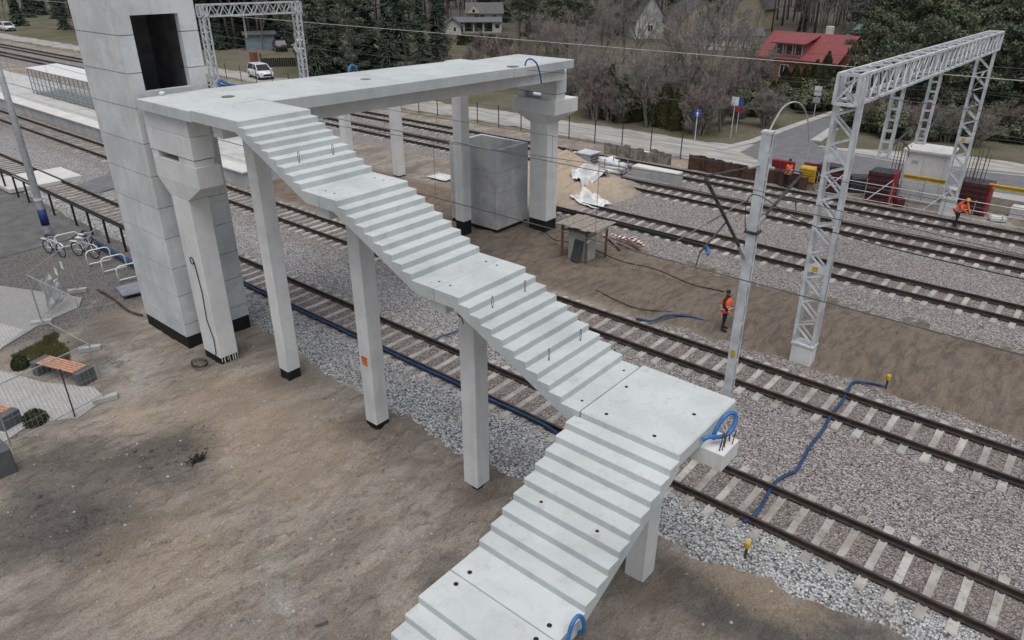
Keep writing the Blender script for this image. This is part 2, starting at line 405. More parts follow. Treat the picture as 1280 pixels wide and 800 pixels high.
def thing(name, label, cat, loc=(0, 0, 0), rotz=0.0, group=None):
    o = bpy.data.objects.new(name, None); COL.objects.link(o); o.empty_display_size = .2
    o.location = loc; o.rotation_euler = (0, 0, rotz); return tag(o, label, cat, group)
def dup(root, loc, rotz=None, label=None, scale=None):
    def cp(o, par):
        c = o.copy(); COL.objects.link(c); c.parent = par
        for ch in o.children: cp(ch, c)
        return c
    kids = list(root.children); r = root.copy(); COL.objects.link(r); r.location = loc
    if rotz is not None: r.rotation_euler = (0, 0, rotz)
    if scale is not None: r.scale = scale if hasattr(scale, '__len__') else (scale,) * 3
    if label: r['label'] = label
    for k in kids: cp(k, r)
    return r
def fbm(x, y, s, o=4):
    return noise.fractal(Vector((x * s, y * s, 3.7)), 1.0, 2.0, o)
def smooth(a, b, x):
    t = max(0, min(1, (x - a) / (b - a))); return t * t * (3 - 2 * t)
ORD = ['first', 'second', 'third', 'fourth', 'fifth', 'sixth', 'seventh', 'eighth', 'ninth', 'tenth', 'eleventh', 'twelfth']
# ================================================================== SETTING
TRACKS = [15.30, 21.30, 32.55, 38.65, 42.75]
def lerp_tab(tab, x):
    if x <= tab[0][0]: return tab[0][1]
    for (a, b), (c, d) in zip(tab, tab[1:]):
        if x <= c: return b + (d - b) * (x - a) / (c - a)
    return tab[-1][1]
FRONT = [(-60, 13.9), (-34, 13.8), (-25.1, 13.1), (-18.8, 12.55), (-15.2, 12.3), (-10.5, 12.2), (-8.6, 12.1), (-5.5, 12.75), (-4, 13.05), (-2.8, 13.25), (.85, 14.05), (20, 14.1)]
BACK2 = [(-45, 22.9), (-20, 22.7), (-14, 22.5), (-11, 23.4), (20, 23.4)]
FRONT3 = [(-45, 35.6), (-30, 35.4), (-25, 33.0), (-22.6, 31.0), (-16, 29.2), (-12, 28.5), (-8, 28.2), (20, 28.3)]
HEAPS = [(-25.6, 35.4, 3.6, 1.6), (-28.0, 38.4, 3.0, 1.2), (-22.9, 37.0, 1.6, .5), (-38, 27.5, 2.6, .5), (-30.0, 28.5, 2.0, .35)]
RUTS = [(-17.2, .55, .5, 0), (-14.4, .9, .4, 1.3), (-11.6, .35, .6, 2.2), (-19.8, 1.15, .3, .5)]
def ground_h(x, y):
    n = fbm(x * 1.3, y * .6, .55, 5); n2 = fbm(x * 1.4, y * .7, 2.2, 4); n3 = fbm(x, y, 6.0, 3)
    a = smooth(-29, -25, x) * (1 - smooth(13, 15, y)) * smooth(-24, -20, x + (8 - y) * .5 if y < 8 else x + 10)
    z = -.05 + a * (.055 * n + .036 * n2 + .014 * n3)
    for r0, kx, ky, wv in RUTS:
        c = r0 + kx * (y - 6) + ky * math.sin(y * .45 + wv)
        for s in (-.85, .85):
            d = abs(x - c - s)
            if d < .55 and -2 < y < 12.6: z += a * ((-.045 if d < .2 else .028 * (1 - (d - .2) / .35)) * (1 + .3 * n2) + (.010 * math.sin(y * 21 + x * 6) if d < .2 else 0))
    z -= .07 * smooth(11.6, 12.6, y) * (1 - smooth(22, 23, y))
    inbed = smooth(13.6, 14.6, y) * (1 - smooth(21.8, 22.4, y)); z -= .3 * inbed
    b = smooth(22.6, 24, y) * (1 - smooth(30, 31.5, y)); z += b * (.05 * n + .06 * n2 + .02 * n3)
    z += .55 * smooth(23.3, 25.4, y) * (1 - smooth(27.6, 29.2, y)) * smooth(-15, -8, x)
    z -= .18 * smooth(29.5, 31, y) * (1 - smooth(43.5, 44.5, y)) * smooth(-30, -26, x) 
    for hx, hy, r, h in HEAPS:
        d2 = ((x - hx) ** 2 + (y - hy) ** 2) / (r * r)
        if d2 < 4: z += h * math.exp(-d2 * 1.6) * (1 + .35 * n2 + .2 * n)
    return z
def axis_lines(lo, hi, fine_lo, fine_hi, step):
    v = []; x = fine_lo
    while x <= fine_hi + 1e-6: v.append(x); x += step
    s = step; x = fine_lo
    while x > lo: s *= 1.35; x -= s; v.insert(0, max(x, lo))
    s = step; x = v[-1]
    while x < hi: s *= 1.35; x += s; v.append(min(x, hi))
    return v
def sheet(xs, ys, fz):
    m = MB(); nx, ny = len(xs), len(ys)
    m.v = [(x, y, fz(x, y)) for y in ys for x in xs]
    m.f = [(j * nx + i, j * nx + i + 1, (j + 1) * nx + i + 1, (j + 1) * nx + i) for j in range(ny - 1) for i in range(nx - 1)]
    return m
gx = axis_lines(-700, 500, -30, 3, .115); gy = axis_lines(-300, 900, 2.8, 31, .125)
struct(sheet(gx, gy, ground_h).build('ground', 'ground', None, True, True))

def bed_z(x, y, e0, e1):
    s = min(smooth(-.6, .25, y - e0), smooth(-.6, .25, e1 - y))
    return -.32 + .285 * s + .018 * fbm(x, y, 1.7, 4) + .010 * fbm(x, y, 7, 2)
def bedA(x, y):
    w = .20 * fbm(x, 1.0, .9, 4) + .07 * fbm(x, 1.0, 3.5, 3)
    return .045 * (1 - smooth(14.3, 14.6, y)) + bed_z(x, y, lerp_tab(FRONT, x) + w, lerp_tab(BACK2, x) + .3 * fbm(x, 9.0, .8, 4))
def frange(a, b, s):
    v = []
    while a < b - 1e-6: v.append(a); a += s
    return v + [b]
bed = sheet(axis_lines(-220, 14, -46, 4, .18), frange(11.3, 24.4, .18), bedA).build('ballast_bed', 'ballast', None, True, True)
struct(bed)
def bedB(x, y):
    return bed_z(x, y, lerp_tab(FRONT3, x) + .4 * fbm(x, 5.0, .8, 4), 45.0 + .3 * fbm(x, 7.0, .5, 3))
struct(sheet(axis_lines(-220, 14, -60, 4, .3), frange(27.2, 46.0, .3), bedB).build('ballast_bed', 'ballast_far', None, True, True))

# railway tracks: two rails and concrete sleepers each
def rail_mesh(x0, x1):
    pf = [(-.075, 0), (.075, 0), (.075, .012), (.012, .03), (.012, .125), (.036, .135), (.036, .165), (.028, .172), (-.028, .172), (-.036, .165), (-.036, .135), (-.012, .125), (-.012, .03), (-.075, .012)]
    m = MB(); m.prism(pf, 'x', x0, x1)
    me = m.mesh('rail', ['rail_side', 'rail_top'])
    for p in me.polygons:
        if p.normal.z > .9 and p.center.z > .16: p.material_index = 1
    return me
def sleeper_mesh():
    m = MB(); st = [(-1.3, .02, .0), (-1.27, .0, -.01), (-.95, .0, .0), (-.45, -.028, .012), (0, -.038, .016), (.45, -.028, .012), (.95, .0, 0), (1.27, .0, -.01), (1.3, .02, 0)]
    n = 4
    for y, dz, dn in st:
        e = .04 if abs(y) > 1.28 else 0
        m.v += [(-.14 + dn, y, -.18), (.14 - dn, y, -.18), (.105 - dn, y, .03 + dz - e - .02 * (abs(y) > 1.28)), (-.105 + dn, y, .03 + dz - e - .02 * (abs(y) > 1.28))]
    for i in range(len(st) - 1):
        for k in range(n):
            k2 = (k + 1) % n; m.f.append((i * n + k, i * n + k2, (i + 1) * n + k2, (i + 1) * n + k))
    m.f.append((3, 2, 1, 0)); o = (len(st) - 1) * n; m.f.append((o, o + 1, o + 2, o + 3)); m.fix = True
    return m.mesh('sleeper', 'sleeper')
def clip_mesh():
    m = MB()
    for s in (-1, 1):
        m.box(-.05, .05, s * .085 - .022, s * .085 + .022, 0, .035)
    return m.mesh('rail_fastening', 'steel_dark')
SLP, CLIP = sleeper_mesh(), clip_mesh()
def track(y, x0, x1, s0, s1, label, pitch=.62, ph=0.0, clips=None, zoff=0.0):
    t = thing('railway_track', label, 'railway track', ((x0 + x1) / 2, y, zoff), 0, 'parallel railway tracks')
    cx = (x0 + x1) / 2
    rm = rail_mesh(x0 - cx, x1 - cx)
    for s in (-1, 1):
        o = bpy.data.objects.new('rail', rm); COL.objects.link(o); o.parent = t; o.location = (0, s * .7535, .031)
    x = s0 + ph; k = 0
    while x < s1:
        o = bpy.data.objects.new('sleeper', SLP); COL.objects.link(o); o.parent = t
        o.location = (x - cx + rnd.uniform(-.012, .012), rnd.uniform(-.015, .015), rnd.uniform(-.014, .008)); o.rotation_euler.z = rnd.uniform(-.012, .012)
        x += pitch
    if clips:
        m = MB(); x = s0 + ph
        while x < s1:
            if clips[0] < x < clips[1]:
                for s in (-1, 1):
                    for e in (-1, 1): m.box(x - .05 - cx, x + .05 - cx, s * .7535 + e * .092 - .024, s * .7535 + e * .092 + .024, .022, .062)
            x += pitch
        o = m.build('rail_fastenings', 'steel_dark', t, False, True); o['kind'] = 'stuff'
    # far away the sleepers are too small to tell apart
    if s0 > x0 + 5:
        m = MB(); x = s0 + ph - pitch
        while x > max(x0, -115):
            m.box(x - .11 - cx, x + .11 - cx, -1.3, 1.3, -.1, .028); x -= pitch
        o = m.build('far_sleepers', 'sleeper', t, False, True); o['kind'] = 'stuff'
    return t
track(TRACKS[0], -220, 14, -54, 4.5, 'track nearest the camera, passing close behind the stair columns', ph=.0 + (-1.71 + 54) % .62, clips=(-30, 4))
track(TRACKS[1], -220, 14, -62, 4.5, 'second track, running past the small tarpaulined cabinet and the steel mast', ph=(-2.98 + 62) % .62, clips=(-20, 4))
track(TRACKS[2], -24.2, 14, -23.2, 4.5, 'short third track starting from white plastic sheeting at the sand heap', ph=.2, zoff=-.0)
track(TRACKS[3], -220, 14, -62, 4.5, 'fourth track, with pipes and a concrete trough lying beyond it', ph=.1)
track(TRACKS[4], -220, 14, -62, 4.5, 'farthest track, alongside the railings and formwork', ph=.3)

# island platform with its edge wall
PZ = .95
pf = thing('island_platform', 'long pale paved island platform beside the second track at left', 'platform', (-120, 26, 0))
MB().box(-230, -41, 23.0, 30.0, -.3, PZ - .08).build('platform_wall', 'shaft_concrete', pf)
MB().box(-230, -40.9, 22.85, 24.0, PZ - .08, PZ).build('edge_slab', 'slab_white', pf)
MB().box(-230, -40.9, 24.0, 30.15, PZ - .08, PZ - .004).build('paving', 'platform_pave', pf)
MB().box(-230, -41.5, 24.35, 24.62, PZ - .004, PZ + .004).build('guide_strip', 'kerb_concrete', pf)
# roads and paths
def poly_sheet(name, pts, z, mat, sub=0, wob=0.0):
    P = [Vector((p[0], p[1])) for p in pts]; Q = []
    for i, a in enumerate(P):
        b = P[(i + 1) % len(P)]; n = max(1, int((b - a).length / .6)) if wob else 1
        for k in range(n):
            q = a.lerp(b, k / n)
            if wob: q = q + Vector((fbm(q.x, q.y, .7, 4), fbm(q.x + 40, q.y, .7, 4))) * wob
            Q.append((q.x, q.y, z))
    bm = bmesh.new(); f = bm.faces.new([bm.verts.new(q) for q in Q]); bmesh.ops.triangulate(bm, faces=[f]); bmesh.ops.recalc_face_normals(bm, faces=bm.faces)
    for f in bm.faces:
        if f.normal.z < 0: f.normal_flip()
    n = len(Q); vs = [v.co.copy() for v in bm.verts]; bm.verts.ensure_lookup_table()
    low = [bm.verts.new((v.x, v.y, v.z - .14)) for v in vs]; bm.verts.ensure_lookup_table()
    for i in range(n): bm.faces.new((bm.verts[i], bm.verts[(i + 1) % n], low[(i + 1) % n], low[i]))
    me = bpy.data.meshes.new(name); bm.to_mesh(me); bm.free(); me.materials.append(MAT[mat])
    o = bpy.data.objects.new(name, me); COL.objects.link(o); return struct(o)
def PX(*pts): return [G(a, b)[:2] for a, b in pts]
poly_sheet('gravel_road', [(-190, 47.9), (-60, 47.6), (-34, 47.8), (-24, 47.2), (-17, 46.6), (-9, 50.5), (8, 50.2), (40, 50), (40, 61.5), (-9, 60.8), (-19, 56.6), (-23.5, 53.3), (-38, 52.7), (-60, 51.6), (-190, 51.2)], -.012, 'gravel_road', wob=.5)
poly_sheet('asphalt_road', [G(925, 190)[:2], G(985, 160)[:2], G(1048, 139)[:2], G(1080, 130)[:2], G(1095, 137)[:2], G(1040, 161)[:2], G(1018, 178)[:2], G(1030, 187)[:2], G(1130, 204)[:2], G(1290, 221)[:2], (30, 58.5), (30, 53.5), G(1290, 246)[:2], G(1130, 224)[:2], G(1000, 215)[:2], G(955, 203)[:2]], -.004, 'asphalt')
def strip(name, pts, wd, z, mat, h=.1):
    m = MB()
    for a, b in zip(pts, pts[1:]):
        d = Vector((b[0] - a[0], b[1] - a[1], 0)); L = d.length; d.normalize(); n = Vector((-d.y, d.x, 0)) * wd / 2
        a3, b3 = Vector((a[0], a[1], 0)), Vector((b[0], b[1], 0)); b3 = b3 + d * wd * .2
        vs = [a3 - n, b3 - n, b3 + n, a3 + n]
        m.add([(v.x, v.y, z - .2) for v in vs] + [(v.x, v.y, z + h) for v in vs], [(4, 5, 6, 7), (0, 1, 5, 4), (1, 2, 6, 5), (2, 3, 7, 6), (3, 0, 4, 7)])
        z += .003
    m.fix = True
    return struct(m.build(name, mat))
strip('kerb', PX((898, 187), (940, 177), (985, 160), (1048, 138.5), (1075, 131)), .7, 0, 'kerb_concrete', .05)
strip('kerb', PX((1042, 161), (1020, 176)), .8, 0, 'kerb_concrete', .05)
strip('kerb', PX((1024, 184), (1130, 202), (1290, 219)), .4, 0, 'kerb_concrete', .10)
poly_sheet('footpath', PX((-120, 232), (0, 247), (52, 262), (104, 287), (88, 298), (0, 322), (-120, 345)), -.02, 'asphalt_dark', wob=.12)
poly_sheet('paved_path', PX((-140, 330), (0, 357), (103, 372), (98, 384), (52, 404), (0, 436), (-140, 500)), .005, 'paving_grey')
poly_sheet('paved_path', PX((-140, 420), (0, 404), (30, 412), (0, 437), (-140, 500)), .009, 'paving')
poly_sheet('paved_path', PX((-160, 480), (0, 463), (55, 478), (117, 484), (133, 497), (98, 522), (40, 528), (0, 556), (-160, 640)), .003, 'paving')
poly_sheet('crossing_path', PX((98, 232), (150, 212), (170, 228), (118, 243)), -.0 + .045, 'asphalt', wob=.1)
# concrete level-crossing slabs lying between and beside the rails of the nearest track
for i, (x0, x1, y0, y1, lab) in enumerate(((-54.4, -50.6, 14.64, 15.96, 'pale concrete crossing slab between the rails of the nearest track'), (-54.2, -50.9, 16.15, 17.3, 'pale concrete crossing slab just outside the far rail of the nearest track'), (-54.3, -50.8, 13.1, 14.45, 'pale concrete crossing slab on the fence side of the nearest track'))):
    tag(MB().cbox(x0, x1, y0, y1, -.06, .195, .015).build('crossing_slab', 'slab_white'), lab, 'slab', 'level crossing slabs')
# ================================================================== FOOTBRIDGE
def deck_z(y): return 8.845 - .0145 * (y - 12.5)
# --- lift tower of stacked precast rings
TX0, TX1, TY0, TY1 = -27.0, -23.85, 10.12, 12.64
tw = thing('lift_tower', 'tall square grey concrete lift tower with a dark doorway at deck level', 'tower', ((TX0 + TX1) / 2, (TY0 + TY1) / 2, 0))
def ring_mesh(z0, z1, x0, x1, y0, y1, th, door=None, c=.014):
    """one hollow square ring; where a doorway crosses it the +x wall is left open between d0 and d1"""
    m = MB()
    out = [(x0 + c, y0), (x1 - c, y0), (x1, y0 + c), (x1, y1 - c), (x1 - c, y1), (x0 + c, y1), (x0, y1 - c), (x0, y0 + c)]
    inn = [(x0 + th, y0 + th), (x1 - th, y0 + th), (x1 - th, y1 - th), (x0 + th, y1 - th)]
    def full(a, b):
        n = 8; vs = [(x, y, z) for z in (a, b) for x, y in out] + [(x, y, z) for z in (a, b) for x, y in inn]
        fs = [(i, (i + 1) % 8, 8 + (i + 1) % 8, 8 + i) for i in range(8)] + [(16 + (i + 1) % 4, 16 + i, 20 + i, 20 + (i + 1) % 4) for i in range(4)]
        for o, q in ((0, 16), (8, 20)):
            fs += [(o + 0, o + 1, q + 1, q + 0), (o + 1, o + 2, q + 1), (o + 2, o + 3, q + 2, q + 1), (o + 3, o + 4, q + 2), (o + 4, o + 5, q + 3, q + 2), (o + 5, o + 6, q + 3), (o + 6, o + 7, q + 0, q + 3), (o + 7, o + 0, q + 0)]
        m.add(vs, fs)
    def cut(a, b, d0, d1):
        poly = [(x1, d0), (x1, y0 + c), (x1 - c, y0), (x0 + c, y0), (x0, y0 + c), (x0, y1 - c), (x0 + c, y1), (x1 - c, y1), (x1, y1 - c), (x1, d1), (x1 - th, d1), (x1 - th, y1 - th), (x0 + th, y1 - th), (x0 + th, y0 + th), (x1 - th, y0 + th), (x1 - th, d0)]
        m.prism(poly, 'z', a, b)
    if not door: full(z0, z1)
    else:
        d0, d1, zb, zt = door
        if zb > z0: full(z0, zb)
        if max(z0, zb) < min(z1, zt): cut(max(z0, zb), min(z1, zt), d0, d1)
        if zt < z1: full(zt, z1)
    m.fix = True
    return m
levels = [.42, .92, 2.03, 3.06, 4.16, 5.22, 6.29, 7.36, 8.46, 9.50, 10.59, 11.66, 12.73, 13.8]
for a, b in zip(levels, levels[1:]):
    door = (10.56, 12.06, 8.93, 11.13) if b > 8.93 and a < 11.13 else None
    ring_mesh(a + .011, b - .011, TX0, TX1, TY0, TY1, .24, door).build('wall_ring', 'tower_concrete', tw)
m = MB()
for b in levels[1:-1]:                                  # recessed mortar joints
    if 8.93 < b < 11.13:
        m.box(TX0 + .02, TX1 - .02, TY0 + .02, TY0 + .2, b - .016, b + .016); m.box(TX0 + .02, TX1 - .02, TY1 - .2, TY1 - .02, b - .016, b + .016)
        m.box(TX0 + .02, TX0 + .2, TY0 + .2, TY1 - .2, b - .016, b + .016)
    else:
        m.box(TX0 + .02, TX1 - .02, TY0 + .02, TY0 + .2, b - .016, b + .016); m.box(TX0 + .02, TX1 - .02, TY1 - .2, TY1 - .02, b - .016, b + .016)
        m.box(TX0 + .02, TX0 + .2, TY0 + .2, TY1 - .2, b - .016, b + .016); m.box(TX1 - .2, TX1 - .02, TY0 + .2, TY1 - .2, b - .016, b + .016)
m.build('mortar_joint', 'grout', tw)
MB().box(TX0 + .02, TX1 - .02, TY0 + .02, TY1 - .02, -.4, .42).build('waterproofed_base', 'bitumen', tw)
simple('interior_shade', (.19, .19, .188), .9, .25, 2)
m = MB(); i0, i1, j0, j1 = TX0 + .245, TX1 - .245, TY0 + .245, TY1 - .245            # added dark inset: shade behind the doorway put into its colour
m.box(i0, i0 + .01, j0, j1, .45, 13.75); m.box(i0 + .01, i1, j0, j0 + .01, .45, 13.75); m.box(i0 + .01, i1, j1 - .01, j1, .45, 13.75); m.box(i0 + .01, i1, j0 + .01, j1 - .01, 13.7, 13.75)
m.build('shade_lining', 'interior_shade', tw)
MB().box(TX0 - .05, TX1 + .05, TY0 - .05, TY1 + .05, 13.8, 13.95).build('shading_lid', 'tower_concrete', tw)  # unseen lid, added to keep light from above out of the shaft

# --- front pier (hammerhead) beside the tower
def pier(label, colx, coly, capx, capy, z_neck, z_cap0, z_cap1, headx, heady, hz0, hz1, flare_back, base_h, mat='pier_concrete', lean=0.0):
    p = thing('bridge_pier', label, 'pier', ((colx[0] + colx[1]) / 2, (coly[0] + coly[1]) / 2, 0), 0, 'hammerhead piers under the footbridge deck')
    MB().cbox(colx[0], colx[1], coly[0], coly[1], base_h, z_neck, .025).build('column', mat, p)
    MB().box(colx[0] + .015, colx[1] - .015, coly[0] + .015, coly[1] - .015, -.4, base_h).build('waterproofed_base', 'bitumen', p)
    m = MB(); cb = capy[1] if flare_back else coly[1]
    lo = [(colx[0], coly[0]), (colx[1], coly[0]), (colx[1], coly[1]), (colx[0], coly[1])]
    hi = [(capx[0], capy[0]), (capx[1], capy[0]), (capx[1], capy[1]), (capx[0], capy[1])]
    vs = [(x, y, z_neck) for x, y in lo] + [(x, y, z_cap0) for x, y in hi] + [(x, y, z_cap1) for x, y in hi]
    fs = [(3, 2, 1, 0), (8, 9, 10, 11)]
    for a in (0, 4):
        for k in range(4): fs.append((a + k, a + (k + 1) % 4, a + 4 + (k + 1) % 4, a + 4 + k))
    m.add(vs, fs).build('hammerhead_cap', mat, p)
    wx = (headx[1] - headx[0])
    for a, b in ((headx[0] + .02, headx[0] + .45), (headx[1] - .95, headx[1] - .03)):
        MB().cbox(a, b, heady[0] + .02, heady[1] - .04, z_cap1, hz0 - .025, .01).build('bearing_plinth', mat, p)
    MB().box(headx[0] + .06, headx[1] - .06, heady[0] + .06, heady[1] - .1, hz0 - .025, hz0).build('bearing_pad', 'cable_black', p)
    zm = (hz0 + hz1) / 2 + .06
    MB().cbox(headx[0], headx[1], heady[0], heady[1], hz0, zm - .004, .015).build('cross_beam', mat, p)
    MB().cbox(headx[0] + .004, headx[1] - .004, heady[0] + .004, heady[1] - .004, zm + .004, hz1, .012).build('cross_beam', mat, p)
    return p
pier('pale hammerhead pier standing against the lift tower', (-23.0, -21.9), (10.27, 10.95), (-23.55, -20.88), (10.22, 11.0), 5.85, 6.42, 7.06, (-23.62, -20.95), (10.22, 10.93), 7.27, 8.50, False, .18)
pier('pale hammerhead pier holding the free far end of the deck', (-22.75, -21.62), (28.40, 29.25), (-23.72, -21.08), (28.2, 30.05), 5.50, 5.99, 6.63, (-23.6, -21.18), (28.42, 29.2), 6.93, 7.98, True, .55)
# drips of grout over the front pier base, a coil of cable on its side
fp = [o for o in COL.objects if o.name == 'bridge_pier'][0]
m = MB()
for i in range(7):
    y = 10.32 + i * .095 + rnd.uniform(-.02, .02); m.box(-21.9, -21.885, y, y + rnd.uniform(.015, .035), -.05 + rnd.uniform(0, .1), .19)
m.build('grout_drip', 'pier_concrete', fp)

# --- deck
dk = thing('bridge_deck', 'long pale concrete footbridge deck on a girder, crossing over the tracks', 'bridge deck', (-21.7, 19, 0))
def dprism(x0, x1, y0, y1, t0, t1, zf=deck_z, c=0.012):
    m = MB(); vs = []
    for y in (y0, y1):
        z = zf(y); vs += [(x0, y, z + t0), (x1, y, z + t0), (x1, y, z + t1 - c), (x1 - c, y, z + t1), (x0 + c, y, z + t1), (x0, y, z + t1 - c)]
    n = 6
    fs = [tuple(range(n)), tuple(range(2 * n - 1, n - 1, -1))] + [(i, i + n, (i + 1) % n + n, (i + 1) % n) for i in range(n)]
    m.add(vs, fs); m.fix = True; return m
# the top slab: panels along the bridge, with hair joints between them
DX0, DX1 = -23.5, -19.85
ys = [12.403, 13.7, 16.1, 18.6, 21.2, 23.72]
MB().add([(DX0, 10.06, 8.51), (-20.331, 10.06, 8.51), (-20.331, 12.402, 8.5), (DX0, 12.402, 8.5), (DX0, 10.06, 8.81), (-20.331, 10.06, 8.81), (-20.331, 12.402, 8.845), (DX0, 12.402, 8.845)],
         [(0, 3, 2, 1), (4, 5, 6, 7), (0, 1, 5, 4), (1, 2, 6, 5), (2, 3, 7, 6), (3, 0, 4, 7)]).build('slab_panel', 'precast', dk)
for a, b in zip(ys, ys[1:]): dprism(DX0, DX1, a + .001, b - .001, -.36, 0).build('slab_panel', 'precast', dk)
dprism(-23.86, -19.83, 23.725, 24.72, -.36, -.012).build('slab_panel', 'precast', dk)
dprism(-23.86, -20.5, 24.72, 28.78, -.36, 0, lambda y: 8.52 + .0 * y).build('slab_panel', 'precast', dk)
def gird(y): return deck_z(y)
dprism(-23.1, -20.72, 12.41, 28.36, -.93, -.365, lambda y: deck_z(y) if y < 24 else 8.585, 0).build('girder', 'pier_concrete', dk)
dprism(-23.1, -20.9, 10.96, 12.29, -.80, -.40, deck_z, 0).build('girder', 'pier_concrete', dk)
for (px, py, r) in ((285, 120.5, .20), (457, 99, .20), (641, 83, .26), (665, 78, .14)):   # shuttered drain recesses
    z = deck_z(18); g = G(px, py, z); z = deck_z(g.y) if g.y < 23.7 else (8.52 if g.y > 24.72 else deck_z(g.y) - .012); g = G(px, py, z + .002)
    MB().lathe([(r, 0), (r, .006)], (g.x, g.y, z + .001), 14).build('drain_cover', 'grout' if r > .15 else 'kerb_concrete', dk)

# --- stair flights (one precast piece each), steps as separate parts
RH, RT = .152, .311
FY0, FY1 = 10.10, 12.40
def hole(m, x, y, z, r=.03): m.lathe([(r, 0), (r, .003)], (x, y, z + .0015), 10)
def flight(name, label, up_z, n, s0, e0, s1, low_edge, axis, a0, a1, loops=(), holes_up=True, last=True, first_t=.30, top_th=None):
    """profile runs along u (x for the upper stair, -y for the lower one): s0 joint, e0 first nosing, n risers, s1 lower joint"""
    lowz = up_z - n * RH; run = (low_edge - e0) / (n - 1)
    sl = RH / run
    nose = lambda u: up_z - (u - e0) * sl
    TH, WAIST = .30, .385
    k1 = e0 - (WAIST - TH) / sl                                   # slope soffit meets upper slab soffit
    k2 = e0 + (up_z - lowz + TH - WAIST) / sl
    def soff(u):
        if u < k1: return up_z - TH
        if u > k2: return lowz - TH
        return nose(u) - WAIST
    cuts = [(s0, e0, up_z)] + [(e0 + i * run, e0 + (i + 1) * run, up_z - (i + 1) * RH) for i in range(n - 1)] + [(low_edge, s1, lowz)]
    P0 = (s0, (a0 + a1) / 2, up_z) if axis == 'x' else ((a0 + a1) / 2, -s0, up_z)
    t = thing('stair_flight', label, 'stairs', P0, 0, 'precast concrete stair flights')
    c = .014
    for i, (ua, ub, z) in enumerate(cuts):
        ua2, ub2 = ua + .0012 * (i == 0), ub
        us = [ua2] + [k for k in (k1, k2) if ua2 + .01 < k < ub2 - .01] + [ub2]
        poly = [(ua2, z), (ub2 - c, z), (ub2, z - c)] + [(u, soff(u)) for u in reversed(us)]
        m = MB()
        if axis == 'x': m.prism(poly, 'y', a0, a1)
        else: m.prism([(-u, zz) for u, zz in poly], 'x', a0, a1)
        m.build('landing_slab' if i in (0, n) else 'step', 'precast', t)
    m = MB()
    def at(u, a, z):
        return (u, a, z) if axis == 'x' else (a, -u, z)
    ins = (a0 + .36, a1 - .36)
    for a in ins:
        if holes_up: hole(m, *at(s0 + .16, a, up_z))
        hole(m, *at(s1 - .17, a, lowz))
    if m.v: m.build('lifting_socket', 'cable_black', t)
    for (i, f) in loops:
        ua, ub, z = cuts[i]; a = a0 + (a1 - a0) * f; u = ua + .16
        pts = []
        for k in range(15):
            th = -.5 * math.pi + .25 + (2 * math.pi - .5) * k / 14
            pts.append(at(u, a + .026 * math.cos(th), z + .15 + .14 * math.sin(th)))
        MB().tube([at(u, a + .012, z)] + pts + [at(u, a - .012, z)], .007, 5).build('lifting_loop', 'rebar', t)
    return t
Z0 = 8.83; L1 = Z0 - 9 * RH; L2 = L1 - 9 * RH; L3 = L2 - 10 * RH
flight('f', 'top stair flight descending from the bridge deck', Z0 + .0, 9, -20.33, -17.91, -14.710, -15.40, 'x', FY0, FY1, loops=((6, .25), (6, .72)), holes_up=False)
flight('f', 'middle stair flight of the upper run, between the two intermediate landings', L1, 9, -14.690, -13.985, -10.790, -11.50, 'x', FY0, FY1)
flight('f', 'stair flight ending at the square corner landing', L2, 10, -10.770, -10.02, -6.775, -7.215, 'x', FY0, FY1, loops=((2, .25), (2, .74), (7, .26), (7, .76)))
pl = thing('corner_landing', 'square pale concrete corner landing where the stair turns', 'landing', (-5.66, 11.33, L3 - .32))
MB().cbox(-6.765, -4.555, 10.135, 12.54, L3 - .32, L3, .03).build('landing_slab', 'precast', pl)
m = MB()
for px, py in ((758, 517.6), (783, 483.6), (867.5, 518), (818, 545)):
    g = G(px, py, L3); hole(m, g.x, g.y, L3, .04)
m.build('lifting_socket', 'cable_black', pl)
MB().bar((-6.83, 10.28, L3 - .235), (-6.83, 10.09, L3 - .235), .02, .16).build('joint_filler', 'cable_black', pl)
LX0, LX1 = -6.88, -4.535
E0 = -10.135
L4 = L3 - 10 * RH
# the flight below the corner landing starts with its first step, not with a landing slab
def lower_flight(label, up_z, n, s0, e0, low_edge, s1, start_slab):
    lowz = up_z - n * RH; run = (low_edge - e0) / (n - 1); sl_ = RH / run
    TH, WAIST = .30, .385
    nose = lambda u: up_z - (u - e0) * sl_
    k1 = e0 - (WAIST - TH) / sl_; k2 = e0 + (up_z - lowz + TH - WAIST) / sl_
    soff = lambda u: up_z - TH if u < k1 else (lowz - TH if u > k2 else nose(u) - WAIST)
    cuts = ([(s0, e0, up_z)] if start_slab else []) + [(e0 + i * run, e0 + (i + 1) * run, up_z - (i + 1) * RH) for i in range(n - 1)] + [(low_edge, s1, lowz)]
    t = thing('stair_flight', label, 'stairs', ((LX0 + LX1) / 2, -s0, lowz), 0, 'precast concrete stair flights'); c = .014
    for i, (ua, ub, z) in enumerate(cuts):
        us = [ua] + [k for k in (k1, k2) if ua + .01 < k < ub - .01] + [ub]
        poly = [(ua, z), (ub - c, z), (ub, z - c)] + [(u, soff(u)) for u in reversed(us)]
        MB().prism([(-u, zz) for u, zz in poly], 'x', LX0, LX1).build('landing_slab' if i == len(cuts) - 1 or (i == 0 and start_slab) else 'step', 'precast', t)
    m = MB()
    for a in (LX0 + .3, LX1 - .3):
        hole(m, a, -(s1 - .16), lowz, .045)
        if start_slab: hole(m, a, -(s0 + .16), up_z, .045)
    if not start_slab:
        z = up_z - 5 * RH
        for px, py in ((676.5, 627.5), (746.5, 664)):
            g = G(px, py, z); hole(m, g.x, g.y, z, .035)
    m.build('lifting_socket', 'cable_black', t)
    return t
lower_flight('lower stair flight descending from the corner landing towards the camera', L3, 10, E0, E0 + .004, -7.245, -6.512, False)
